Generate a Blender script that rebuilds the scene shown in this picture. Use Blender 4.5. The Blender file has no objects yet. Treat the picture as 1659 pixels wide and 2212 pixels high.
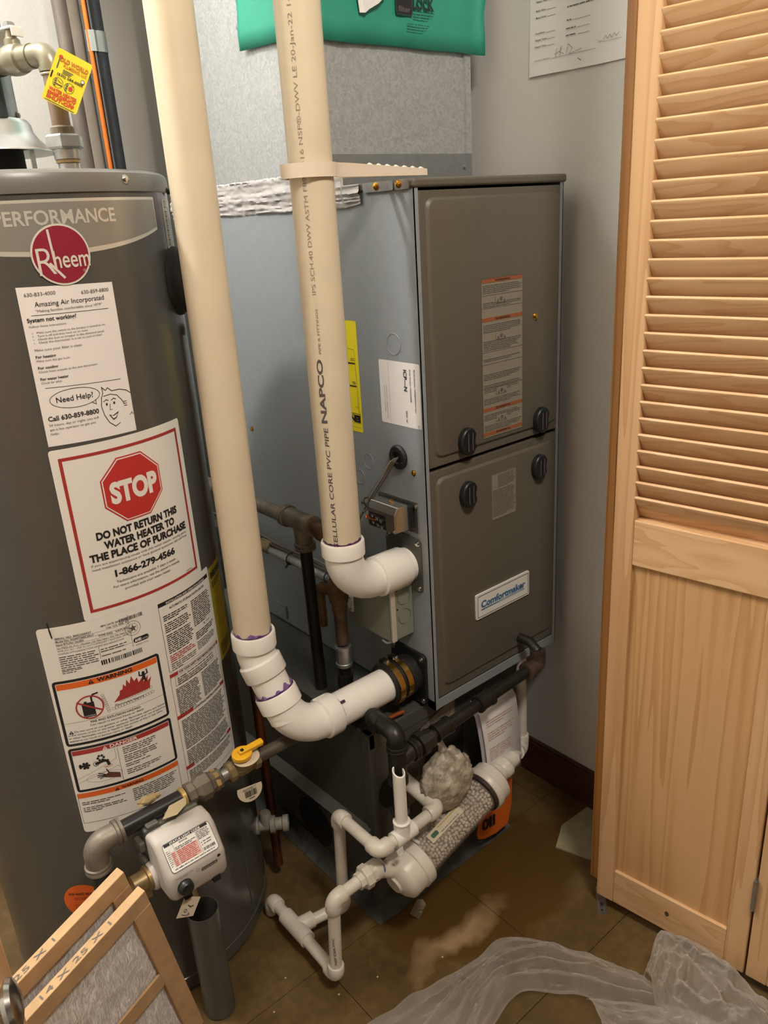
import bpy, bmesh, math, random
from math import sin, cos, pi, radians, sqrt, atan2
from mathutils import Vector, Matrix, noise
D = bpy.data
SC = bpy.context.scene
COL = SC.collection
V = Vector
random.seed(7)

# ------------------------------------------------------------------ camera
cam = D.cameras.new('camera'); co = D.objects.new('camera', cam); COL.objects.link(co)
cam.sensor_fit = 'HORIZONTAL'; cam.sensor_width = 36.0
cam.lens = 36.0 * 1696.61 / 1659.0
cam.clip_start = 0.02
_R = ((0.75859337, -0.64883363, -0.05959039), (-0.27201744, -0.23226708, -0.93384073), (0.59206639, 0.72461502, -0.35269033))
# rows of _R: image right, image down, view direction in world axes
co.matrix_world = Matrix(((_R[0][0], -_R[1][0], -_R[2][0], -0.81510433), (_R[0][1], -_R[1][1], -_R[2][1], -0.88614416),
                          (_R[0][2], -_R[1][2], -_R[2][2], 1.24766301), (0, 0, 0, 1)))
SC.camera = co
# ------------------------------------------------------------------ world, lamps, exposure
w = D.worlds.new('world'); SC.world = w; w.use_nodes = True
w.node_tree.nodes['Background'].inputs[0].default_value = (1.0, 0.86, 0.7, 1)
w.node_tree.nodes['Background'].inputs[1].default_value = 0.02
SC.view_settings.view_transform = 'Standard'; SC.view_settings.look = 'None'
SC.view_settings.gamma = 1; SC.view_settings.use_curve_mapping = False
SC.view_settings.exposure = 0.22
def lamp(name, loc, target, size, power, col, typ='AREA'):
    l = D.lights.new(name, typ); l.energy = power; l.color = col
    if typ == 'AREA': l.shape = 'DISK'; l.size = size
    else: l.shadow_soft_size = size
    o = D.objects.new(name, l); COL.objects.link(o); o.location = loc
    o.rotation_euler = (V(target) - V(loc)).to_track_quat('-Z', 'Y').to_euler()
    return o
lamp('closet_bulb', (-0.93, 0.55, 2.30), (0, 0.2, 0.9), 0.05, 56, (1.0, 0.995, 0.97), 'POINT')
lamp('hall_ceiling_lamp', (-0.40, -1.12, 2.38), (-0.2, 0.0, 0.8), 0.35, 28.0, (1.0, 0.92, 0.82))

# ------------------------------------------------------------------ materials
MATS = {}
def srgb(h):
    if isinstance(h, str):
        h = [int(h[i:i+2], 16) / 255 for i in (0, 2, 4)]
    return tuple((c / 12.92 if c <= 0.04045 else ((c + 0.055) / 1.055) ** 2.4) for c in h)
def mat(name, col, rough=0.5, metal=0.0, var=0.0, scale=20.0, bump=0.0, bscale=None, col2=None, stretch=None, spec=None, coat=0):
    if name in MATS: return MATS[name]
    m = D.materials.new(name); m.use_nodes = True; nt = m.node_tree; b = nt.nodes['Principled BSDF']
    c = srgb(col); b.inputs['Base Color'].default_value = (*c, 1)
    b.inputs['Roughness'].default_value = rough; b.inputs['Metallic'].default_value = metal
    if spec is not None: b.inputs['Specular IOR Level'].default_value = spec
    if coat: b.inputs['Coat Weight'].default_value = coat; b.inputs['Coat Roughness'].default_value = 0.15
    geo = nt.nodes.new('ShaderNodeNewGeometry'); mp = nt.nodes.new('ShaderNodeMapping')
    nt.links.new(geo.outputs['Position'], mp.inputs['Vector'])
    mp.inputs['Scale'].default_value = stretch or (1, 1, 1)
    if var or col2:
        n = nt.nodes.new('ShaderNodeTexNoise'); n.inputs['Scale'].default_value = scale; n.inputs['Detail'].default_value = 6
        nt.links.new(mp.outputs[0], n.inputs['Vector'])
        r = nt.nodes.new('ShaderNodeValToRGB'); nt.links.new(n.outputs['Fac'], r.inputs['Fac'])
        c2 = srgb(col2) if col2 else tuple(min(1, x * (1 + var)) for x in c)
        c1 = c if col2 else tuple(x * (1 - var) for x in c)
        r.color_ramp.elements[0].position = 0.35; r.color_ramp.elements[1].position = 0.65
        r.color_ramp.elements[0].color = (*c1, 1); r.color_ramp.elements[1].color = (*c2, 1)
        nt.links.new(r.outputs[0], b.inputs['Base Color'])
    if bump:
        n2 = nt.nodes.new('ShaderNodeTexNoise'); n2.inputs['Scale'].default_value = bscale or scale; n2.inputs['Detail'].default_value = 4
        nt.links.new(mp.outputs[0], n2.inputs['Vector'])
        bp = nt.nodes.new('ShaderNodeBump'); bp.inputs['Strength'].default_value = bump; bp.inputs['Distance'].default_value = 0.002
        nt.links.new(n2.outputs['Fac'], bp.inputs['Height']); nt.links.new(bp.outputs[0], b.inputs['Normal'])
    MATS[name] = m
    return m
def wood(name, light, dark, direction, freq=26.0, rough=0.45):
    """pine: growth rings stretched along the grain; direction 'z' or 'y'"""
    if name in MATS: return MATS[name]
    m = mat(name, light, rough); nt = m.node_tree; b = nt.nodes['Principled BSDF']
    mp = [n for n in nt.nodes if n.type == 'MAPPING'][0]
    mp.inputs['Scale'].default_value = (1, 1, 0.03) if direction == 'z' else (1, 0.025, 1)
    oi = nt.nodes.new('ShaderNodeObjectInfo'); mul = nt.nodes.new('ShaderNodeMath'); mul.operation = 'MULTIPLY'; mul.inputs[1].default_value = 7.0
    nt.links.new(oi.outputs['Random'], mul.inputs[0])
    add = nt.nodes.new('ShaderNodeVectorMath'); add.operation = 'ADD'
    nt.links.new(mp.outputs[0], add.inputs[0]); nt.links.new(mul.outputs[0], add.inputs[1])
    n = nt.nodes.new('ShaderNodeTexNoise'); n.inputs['Scale'].default_value = freq * 0.45; n.inputs['Detail'].default_value = 2
    nt.links.new(add.outputs[0], n.inputs['Vector'])
    m1 = nt.nodes.new('ShaderNodeMath'); m1.operation = 'MULTIPLY'; m1.inputs[1].default_value = 11.0
    nt.links.new(n.outputs['Fac'], m1.inputs[0])
    m2 = nt.nodes.new('ShaderNodeMath'); m2.operation = 'FRACT'; nt.links.new(m1.outputs[0], m2.inputs[0])
    f = nt.nodes.new('ShaderNodeTexNoise'); f.inputs['Scale'].default_value = 260; f.inputs['Detail'].default_value = 3
    nt.links.new(add.outputs[0], f.inputs['Vector'])
    mx = nt.nodes.new('ShaderNodeMath'); mx.operation = 'MULTIPLY_ADD'; mx.inputs[1].default_value = 0.75
    fm = nt.nodes.new('ShaderNodeMath'); fm.operation = 'MULTIPLY'; fm.inputs[1].default_value = 0.4
    nt.links.new(f.outputs['Fac'], fm.inputs[0])
    nt.links.new(m2.outputs[0], mx.inputs[0]); nt.links.new(fm.outputs[0], mx.inputs[2])
    r = nt.nodes.new('ShaderNodeValToRGB'); nt.links.new(mx.outputs[0], r.inputs['Fac'])
    e = r.color_ramp.elements; e[0].position = 0.0; e[0].color = (*srgb(light), 1); e[1].position = 0.93; e[1].color = (*srgb(dark), 1)
    x = e.new(1.0); x.color = (*srgb(light), 1); x = e.new(0.5); x.color = tuple(a*.85+c*.15 for a, c in zip((*srgb(light), 1), (*srgb(dark), 1)))
    nt.links.new(r.outputs[0], b.inputs['Base Color'])
    return m

M = dict(
 wall=lambda: mat('wall_paint', 'cfccc6', 0.85, bump=0.25, bscale=220),
 ceil=lambda: mat('ceiling_paint', 'd8d4cc', 0.9, bump=0.2, bscale=150),
 base=lambda: mat('dark_red_baseboard', '47281f', 0.5, var=0.25, scale=30),
 furn=lambda: mat('furnace_grey_paint', '8b9093', 0.42, var=0.03, scale=60, bump=0.08, bscale=900),
 furnd=lambda: mat('furnace_door_paint', '5e584c', 0.45, var=0.03, scale=60, bump=0.1, bscale=900),
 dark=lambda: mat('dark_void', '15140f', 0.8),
 galv=lambda: None,
 pipe=lambda: mat('cream_pvc', 'd6c8ad', 0.32, var=0.03, scale=14),
 fit=lambda: mat('white_pvc_fitting', 'efe9e0', 0.28, var=0.02, scale=20),
 pvc=lambda: mat('dusty_white_pvc', 'd6cdbf', 0.35, var=0.07, scale=25),
 purple=lambda: mat('purple_primer', '4a2352', 0.4, var=0.5, scale=90),
 purplel=lambda: mat('purple_primer_smear', '8a68a4', 0.4, var=0.4, scale=120),
 iron=lambda: mat('aged_iron', '665c50', 0.5, 0.4, col2='8a8072', scale=22, bump=0.3, bscale=120),
 black=lambda: mat('black_iron', '26241f', 0.38, 0.3, var=0.3, scale=30, bump=0.15, bscale=100),
 rust=lambda: mat('rusty_brass', '4a3524', 0.6, 0.3, col2='6e5236', scale=40, bump=0.4, bscale=120),
 copper=lambda: mat('tarnished_copper', '5a3420', 0.4, 0.7, col2='7d4c2e', scale=16),
 brass=lambda: mat('brass_screw', 'd9a648', 0.22, 1.0),
 chrome=lambda: mat('polished_steel', 'c9c6c0', 0.2, 1.0),
 zinc=lambda: mat('zinc_steel', 'a9a9a6', 0.35, 0.9, var=0.12, scale=60),
 heat=lambda: mat('heater_jacket_paint', '504e49', 0.2, var=0.02, scale=40, bump=0.03, bscale=700),
 heatl=lambda: mat('heater_lid_paint', '6e6c66', 0.33, bump=0.03, bscale=700),
 silver=lambda: mat('silver_band', '9b988f', 0.35, 0.5),
 silverb=lambda: mat('silver_band_border', 'd4d0c4', 0.3, 0.4),
 logo=lambda: mat('logo_maroon', '8a1f33', 0.35),
 white=lambda: mat('label_white', 'e4e0d8', 0.5),
 labw=lambda: mat('print_white', 'e4e0d8', 0.5),
 logow=lambda: mat('logo_white', 'cfcabd', 0.4),
 ink=lambda: mat('print_black', '1d1a1a', 0.6),
 grey=lambda: mat('print_grey', '5b5653', 0.6),
 red=lambda: mat('print_red', 'b8302c', 0.5),
 dred=lambda: mat('print_dark_red', 'a3322f', 0.5),
 pink=lambda: mat('print_pink', 'd6a79b', 0.5),
 orange=lambda: mat('print_orange', 'dd6420', 0.5),
 yellow=lambda: mat('label_yellow', 'f0e020', 0.5),
 tagy=lambda: mat('tag_yellow', 'f2e23a', 0.35),
 olive=lambda: mat('label_yellow_aged', 'b0a02a', 0.5),
 tago=lambda: mat('print_tag_red', 'd0402a', 0.5),
 yplas=lambda: mat('yellow_plastic', 'e8b020', 0.35, var=0.05, scale=50),
 rubber=lambda: mat('black_rubber', '1b1a1a', 0.5),
 bplas=lambda: mat('black_plastic', '1a1b1d', 0.38),
 gplas=lambda: mat('grey_plastic_housing', 'bdb4ab', 0.45, bump=0.05, bscale=600),
 teal=lambda: mat('teal_plastic', '2e947c', 0.45, var=0.05, scale=8),
 tealink=lambda: mat('print_dark_teal', '1f4a42', 0.5),
 steel=lambda: mat('dull_steel_box', 'b5b1a8', 0.22, 0.9, var=0.06, scale=20),
 sbox=lambda: mat('grey_green_box', '8b8f7e', 0.4, 0.2),
 tape=lambda: mat('mastic_tape', 'bdb9b6', 0.45, col2='a5a09e', scale=40, bump=0.6, bscale=70, stretch=(1, .25, 1.6)),
 foil=lambda: mat('floor_seal_tape', '34332e', 0.55, 0.1, col2='4f4e49', scale=40, bump=0.4, bscale=60),
 duct=lambda: mat('dark_base_sheet_metal', '55564f', 0.45, 0.3, var=0.1, scale=9),
 card=lambda: mat('cardboard', 'bd9b72', 0.8, var=0.08, scale=40),
 cardl=lambda: mat('cardboard_edge', 'cba87e', 0.8, var=0.08, scale=40),
 insul=lambda: mat('black_insulation', '2c2f34', 0.8, var=0.15, scale=50, bump=0.3, bscale=200),
 gpipe=lambda: mat('painted_pale_pipe', 'b8b3a8', 0.6, var=0.04, scale=20),
 rubbergrey=lambda: mat('grey_plastic_valve', '8c887e', 0.5, var=0.1, scale=30),
 beigep=lambda: mat('beige_paper', 'cdbfa6', 0.8),
 ivory=lambda: mat('ivory_plastic', 'e2d2bd', 0.4),
 otag=lambda: mat('orange_paper', 'd8661a', 0.6),
 paper=lambda: mat('paper', 'e6e1dd', 0.75),
 putty=lambda: mat('putty', 'a89468', 0.8),
)
def m_(k): 
    return M[k]() if callable(M[k]) else M[k]

def galv_mat():
    m = mat('galvanised_spangle', 'b0b5ba', 0.38, 0.55); nt = m.node_tree; b = nt.nodes['Principled BSDF']
    mp = [n for n in nt.nodes if n.type == 'MAPPING'][0]
    v = nt.nodes.new('ShaderNodeTexVoronoi'); v.inputs['Scale'].default_value = 230; v.feature = 'F1'
    nz = nt.nodes.new('ShaderNodeTexNoise'); nz.inputs['Scale'].default_value = 90; nz.inputs['Detail'].default_value = 3
    nt.links.new(mp.outputs[0], nz.inputs['Vector'])
    mix = nt.nodes.new('ShaderNodeVectorMath'); mix.operation = 'MULTIPLY_ADD'; mix.inputs[1].default_value = (.02, .02, .02)
    nt.links.new(nz.outputs['Color'], mix.inputs[0]); nt.links.new(mp.outputs[0], mix.inputs[2])
    nt.links.new(mix.outputs[0], v.inputs['Vector'])
    sep = nt.nodes.new('ShaderNodeSeparateColor'); nt.links.new(v.outputs['Color'], sep.inputs[0])
    r = nt.nodes.new('ShaderNodeValToRGB'); nt.links.new(sep.outputs[0], r.inputs['Fac'])
    e = r.color_ramp.elements; e[0].color = (*srgb('a9acad'), 1); e[1].color = (*srgb('bfc1c2'), 1)
    nt.links.new(r.outputs[0], b.inputs['Base Color'])
    r2 = nt.nodes.new('ShaderNodeMapRange'); r2.inputs['To Min'].default_value = 0.3; r2.inputs['To Max'].default_value = 0.5
    nt.links.new(sep.outputs[1], r2.inputs['Value']); nt.links.new(r2.outputs[0], b.inputs['Roughness'])
    return m
GALV = galv_mat(); M['galv'] = lambda: GALV

# ------------------------------------------------------------------ mesh builder
class MB:
    def __init__(s): s.v = []; s.f = []; s.m = []; s.mats = []; s.cur = 0
    def use(s, k):
        m = m_(k) if isinstance(k, str) else k
        if m not in s.mats: s.mats.append(m)
        s.cur = s.mats.index(m); return s
    def add(s, vs, fs):
        o = len(s.v); s.v += [tuple(p) for p in vs]
        for f in fs: s.f.append(tuple(i + o for i in f)); s.m.append(s.cur)
        return s
    def box(s, x0, x1, y0, y1, z0, z1, mt=None):
        vs = [(x, y, z) for z in (z0, z1) for y in (y0, y1) for x in (x0, x1)]
        if mt: vs = [mt @ V(p) for p in vs]
        return s.add(vs, [(0, 2, 3, 1), (4, 5, 7, 6), (0, 1, 5, 4), (2, 6, 7, 3), (0, 4, 6, 2), (1, 3, 7, 5)])
    def prism(s, poly, h, mt=Matrix.Identity(4)):
        """poly in local xy, extruded along local z by h"""
        n = len(poly)
        vs = [mt @ V((x, y, 0)) for x, y in poly] + [mt @ V((x, y, h)) for x, y in poly]
        return s.add(vs, [tuple(range(n - 1, -1, -1)), tuple(range(n, 2 * n))] + [(i, (i + 1) % n, n + (i + 1) % n, n + i) for i in range(n)])
    def tube(s, pts, r, seg=20, cap=True, inner=None):
        pts = [V(p) for p in pts]; n = len(pts); rs = r if isinstance(r, (list, tuple)) else [r] * n
        T = []
        for i in range(n):
            a = pts[min(i + 1, n - 1)] - pts[max(i - 1, 0)]
            T.append(a.normalized() if a.length > 1e-9 else (T[-1] if T else V((0, 0, 1))))
        u = T[0].cross(V((0, 0, 1)))
        if u.length < 1e-3: u = V((1, 0, 0))
        u.normalize(); vs = []
        for i in range(n):
            u = (u - T[i] * u.dot(T[i])).normalized(); w_ = T[i].cross(u)
            for k in range(seg):
                a = 2 * pi * k / seg; vs.append(pts[i] + (u * cos(a) + w_ * sin(a)) * rs[i])
        fs = [(i * seg + k, i * seg + (k + 1) % seg, (i + 1) * seg + (k + 1) % seg, (i + 1) * seg + k) for i in range(n - 1) for k in range(seg)]
        if cap: fs += [tuple(range(seg - 1, -1, -1)), tuple(range((n - 1) * seg, n * seg))]
        return s.add(vs, fs)
    def lathe(s, prof, base, axis=(0, 0, 1), seg=40, cap=True):
        """prof: (radius, distance along axis)"""
        base = V(base); ax = V(axis).normalized()
        u = ax.cross(V((0, 0, 1)))
        if u.length < 1e-3: u = V((1, 0, 0))
        u.normalize(); w_ = ax.cross(u); vs = []
        for r, h in prof:
            for k in range(seg):
                a = 2 * pi * k / seg; vs.append(base + ax * h + (u * cos(a) + w_ * sin(a)) * max(r, 1e-5))
        n = len(prof)
        fs = [(i * seg + k, i * seg + (k + 1) % seg, (i + 1) * seg + (k + 1) % seg, (i + 1) * seg + k) for i in range(n - 1) for k in range(seg)]
        if cap: fs += [tuple(range(seg - 1, -1, -1)), tuple(range((n - 1) * seg, n * seg))]
        return s.add(vs, fs)
    def build(s, name, parent=None, smooth=40, bevel=0, bseg=2):
        me = D.meshes.new(name); me.from_pydata(s.v, [], s.f)
        for m in s.mats: me.materials.append(m)
        me.polygons.foreach_set('material_index', s.m)
        bm = bmesh.new(); bm.from_mesh(me)
        bmesh.ops.recalc_face_normals(bm, faces=bm.faces); bm.to_mesh(me); bm.free()
        if smooth:
            me.polygons.foreach_set('use_smooth', [True] * len(me.polygons))
            me.set_sharp_from_angle(angle=radians(smooth))
        me.update()
        o = D.objects.new(name, me); COL.objects.link(o)
        if parent: o.parent = parent
        if bevel:
            b = o.modifiers.new('bevel', 'BEVEL'); b.width = bevel; b.segments = bseg; b.limit_method = 'ANGLE'; b.angle_limit = radians(35)
        return o
def mb(k): return MB().use(k)
def tag(o, label, cat, group=None):
    o['label'] = label; o['category'] = cat
    if group: o['group'] = group
    return o
def thing(name, label, cat, group=None):
    o = D.objects.new(name, None); COL.objects.link(o); o.empty_display_size = 0.02
    return tag(o, label, cat, group)
def struct(o): o['kind'] = 'structure'; return o
def place_root(root, loc):
    """move the empty to the thing's base while its parts stay where they are"""
    root.location = loc
    for c in root.children: c.matrix_parent_inverse = Matrix.Translation(-V(loc))
def fillet(pts, R, n=8):
    """round the corners of a polyline with radius R"""
    pts = [V(p) for p in pts]; out = [pts[0]]
    for i in range(1, len(pts) - 1):
        a = (pts[i-1] - pts[i]).normalized(); b = (pts[i+1] - pts[i]).normalized()
        ang = a.angle(b); t = R / math.tan(ang / 2)
        p0 = pts[i] + a * t; p1 = pts[i] + b * t; bis = (a + b).normalized(); c = pts[i] + bis * (R / sin(ang / 2))
        v0 = p0 - c; v1 = p1 - c; th = v0.angle(v1)
        for k in range(n + 1):
            q = k / n; out.append(c + (v0 * sin((1 - q) * th) + v1 * sin(q * th)) / sin(th))
    out.append(pts[-1]); return out
def elbow(corner, d1, d2, R, r, hub_r, hub_l, col, parent, name='elbow', tan=0.0, ridge=True, hub_l2=None):
    """fitting turning from incoming direction d1 to outgoing direction d2 around corner"""
    c = V(corner); d1 = V(d1).normalized(); d2 = V(d2).normalized()
    ang = d1.angle(d2); t = R * math.tan(ang / 2) + tan
    a = c - d1 * t; b = c + d2 * t
    m = mb(col); m.tube(fillet([a, c, b], R, 12), r, 28)
    for p, d, hl in ((a, -d1, hub_l), (b, d2, hub_l2 or hub_l)):
        m.lathe([(r, -0.003), (hub_r, 0), (hub_r, hl - 0.002), (hub_r - 0.001, hl), (r - 0.001, hl)], p, d, 32)
    if ridge:
        n = d1.cross(d2).normalized()
        for sg in (1, -1):
            m.box(-0.0012, 0.0012, -0.0015, 0.001, 0, hub_l * 0.9, Matrix.Translation(b + n * hub_r * sg * 0.0 + (-(d1)) * hub_r) @ d2.to_track_quat('Z', 'Y').to_matrix().to_4x4())
            break
    return m.build(name, parent), a - d1 * hub_l, b + d2 * (hub_l2 or hub_l)

# ------------------------------------------------------------------ flat print
_TC = {}
def text_geo(s, bold=0.0, res=3):
    key = (s, bold, res)
    if key in _TC: return _TC[key]
    c = D.curves.new('t', 'FONT'); c.body = s; c.size = 1.0; c.resolution_u = res; c.offset = bold; c.dimensions = '2D'; c.fill_mode = 'BOTH'
    o = D.objects.new('t', c); COL.objects.link(o)
    bpy.context.view_layer.update()
    me = o.to_mesh()
    vs = [(v.co.x, v.co.y) for v in me.vertices]; fs = [tuple(p.vertices) for p in me.polygons]
    o.to_mesh_clear(); D.objects.remove(o); D.curves.remove(c)
    if vs:
        x0 = min(v[0] for v in vs); x1 = max(v[0] for v in vs); y0 = min(v[1] for v in vs); y1 = max(v[1] for v in vs)
    else: x0 = x1 = y0 = y1 = 0
    _TC[key] = (vs, fs, x0, x1, y0, y1); return _TC[key]
class Print:
    """flat artwork in (u, v) metres, mapped onto a surface by fn(u, v, lift)"""
    def __init__(s, fn, step=None): s.fn = fn; s.step = step; s.L = {}
    def raw(s, vs, fs, col, lay):
        s.L.setdefault(lay, {}).setdefault(col, [[], []]); V_, F_ = s.L[lay][col]
        o = len(V_); V_ += vs; F_ += [tuple(i + o for i in f) for f in fs]
    def rect(s, u0, u1, v0, v1, col='ink', lay=1): s.raw([(u0, v0), (u1, v0), (u1, v1), (u0, v1)], [(0, 1, 2, 3)], col, lay)
    def poly(s, pts, col='ink', lay=1): s.raw(list(pts), [tuple(range(len(pts)))], col, lay)
    def rrect(s, u0, u1, v0, v1, r, col='ink', lay=1):
        p = []
        for cx, cy, a0 in ((u1 - r, v1 - r, 0), (u0 + r, v1 - r, 90), (u0 + r, v0 + r, 180), (u1 - r, v0 + r, 270)):
            for k in range(5): a = radians(a0 + k * 22.5); p.append((cx + r * cos(a), cy + r * sin(a)))
        s.poly(p, col, lay)
    def disc(s, cu, cv, r, col='ink', lay=1, ry=None, n=28): s.poly([(cu + r * cos(2*pi*k/n), cv + (ry or r) * sin(2*pi*k/n)) for k in range(n)], col, lay)
    def ring(s, cu, cv, r, t, col='ink', lay=1, ry=None, n=32, a0=0, a1=360):
        ry = ry or r; k = n; vs = []
        for i in range(n + 1):
            a = radians(a0 + (a1 - a0) * i / n); vs += [(cu + r * cos(a), cv + ry * sin(a)), (cu + (r - t) * cos(a), cv + (ry - t) * sin(a))]
        s.raw(vs, [(2*i, 2*i+2, 2*i+3, 2*i+1) for i in range(n)], col, lay)
    def line(s, pts, t, col='ink', lay=1):
        for (a, b), (c, d) in zip(pts, pts[1:]):
            L = sqrt((c-a)**2 + (d-b)**2)
            if L < 1e-6: continue
            nx, ny = -(d-b)/L*t/2, (c-a)/L*t/2; ex, ey = (c-a)/L*t/2, (d-b)/L*t/2
            s.poly([(a-ex+nx, b-ey+ny), (a-ex-nx, b-ey-ny), (c+ex-nx, d+ey-ny), (c+ex+nx, d+ey+ny)], col, lay)
    def frame(s, u0, u1, v0, v1, t, col='ink', lay=1):
        s.rect(u0, u1, v1-t, v1, col, lay); s.rect(u0, u1, v0, v0+t, col, lay); s.rect(u0, u0+t, v0+t, v1-t, col, lay); s.rect(u1-t, u1, v0+t, v1-t, col, lay)
    def text(s, t, u0, u1, v, h, col='ink', lay=2, bold=0.0, res=3, rot=None, slant=0.0):
        """fit text between u0 and u1 with capital height h, baseline v"""
        vs, fs, x0, x1, y0, y1 = text_geo(t, bold, res)
        if x1 <= x0: return
        caph = 0.73; sx = (u1 - u0) / (x1 - x0); sy = h / caph
        s.raw([(u0 + (x - x0) * sx + slant * y * sy, v + y * sy) for x, y in vs], fs, col, lay)
    def textr(s, t, o, ex, ey, w_, h, col='ink', lay=2, bold=0.0, res=3):
        """text from point o along unit direction ex, letters standing along ey"""
        vs, fs, x0, x1, y0, y1 = text_geo(t, bold, res)
        sx = w_ / (x1 - x0); sy = h / 0.73
        s.raw([(o[0] + (x-x0)*sx*ex[0] + y*sy*ey[0], o[1] + (x-x0)*sx*ex[1] + y*sy*ey[1]) for x, y in vs], fs, col, lay)
    def para(s, u0, u1, vt, lh, n, col='ink', fill=0.5, last=0.6, seed=1, lay=2):
        rnd = random.Random(seed)
        for i in range(n):
            e = u1 - (u1 - u0) * (rnd.random() * 0.12 if i < n - 1 else (1 - last)); x = u0; y = vt - lh * (i + 0.8)
            while x < e - lh * .5:
                w_ = lh * (0.8 + 3.0 * rnd.random()); w_ = min(w_, e - x)
                s.rect(x, x + w_, y, y + lh * fill, col, lay); x += w_ + lh * 0.45
    def barcode(s, u0, u1, v0, v1, seed=3, col='ink', lay=2):
        rnd = random.Random(seed); x = u0; n = (u1 - u0) / 60
        while x < u1:
            w_ = n * rnd.choice((1, 1, 2)); s.rect(x, min(x + w_, u1), v0, v1, col, lay); x += w_ + n * rnd.choice((1, 1, 2))
    def build(s, name, parent, lift0=0.0004, dl=0.0003, bare=False):
        m = MB()
        for lay in sorted(s.L):
            for col, (vs, fs) in s.L[lay].items():
                m.use(col)
                bm = bmesh.new(); bv = [bm.verts.new((u, v, 0)) for u, v in vs]
                for f in fs:
                    try: bm.faces.new([bv[i] for i in f])
                    except ValueError: pass
                if s.step and vs:
                    a = min(v[0] for v in vs); b = max(v[0] for v in vs); k = math.floor(a / s.step) + 1
                    while k * s.step < b:
                        g = bm.verts[:] + bm.edges[:] + bm.faces[:]
                        bmesh.ops.bisect_plane(bm, geom=g, dist=1e-7, plane_co=(k * s.step, 0, 0), plane_no=(1, 0, 0)); k += 1
                bm.verts.index_update(); lift = lift0 + dl * lay
                m.add([s.fn(v.co.x, v.co.y, lift) for v in bm.verts], [tuple(v.index for v in f.verts) for f in bm.faces]); bm.free()
        me = D.meshes.new(name); me.from_pydata(m.v, [], m.f)
        for x in m.mats: me.materials.append(x)
        me.polygons.foreach_set('material_index', m.m); me.update()
        o = D.objects.new(name, me); COL.objects.link(o); o.parent = parent
        return o
def plane_fn(o, eu, ev):
    o = V(o); eu = V(eu).normalized(); ev = V(ev).normalized(); n = eu.cross(ev)
    return lambda u, v, l: o + eu * u + ev * v + n * l
def sheet(fn, outline, name, parent, col='white', step=None, lift=0.0003):
    """thin sheet following a surface"""
    p = Print(fn, step); p.poly(outline, col, 0); return p.build(name, parent, lift, 0)
def rr(u0, u1, v0, v1, r):
    p = []
    for cx, cy, a0 in ((u1 - r, v1 - r, 0), (u0 + r, v1 - r, 90), (u0 + r, v0 + r, 180), (u1 - r, v0 + r, 270)):
        for k in range(4): a = radians(a0 + k * 30); p.append((cx + r * cos(a), cy + r * sin(a)))
    return p
def screw(p, n, r=0.004, col='chrome', parent=None, name='screw', washer=True):
    m = mb(col); m.lathe([(r * 1.45, 0), (r * 1.45, r * .25), (r, r * .3), (r, r * .9), (r * .7, r * 1.05)], p, n, 6 if not washer else 12)
    o = m.build(name, parent, 30); return o

# =================================================================== STRUCTURE
XW, YB, XL, ZC = 0.39, 0.86, -1.75, 2.42
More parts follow.
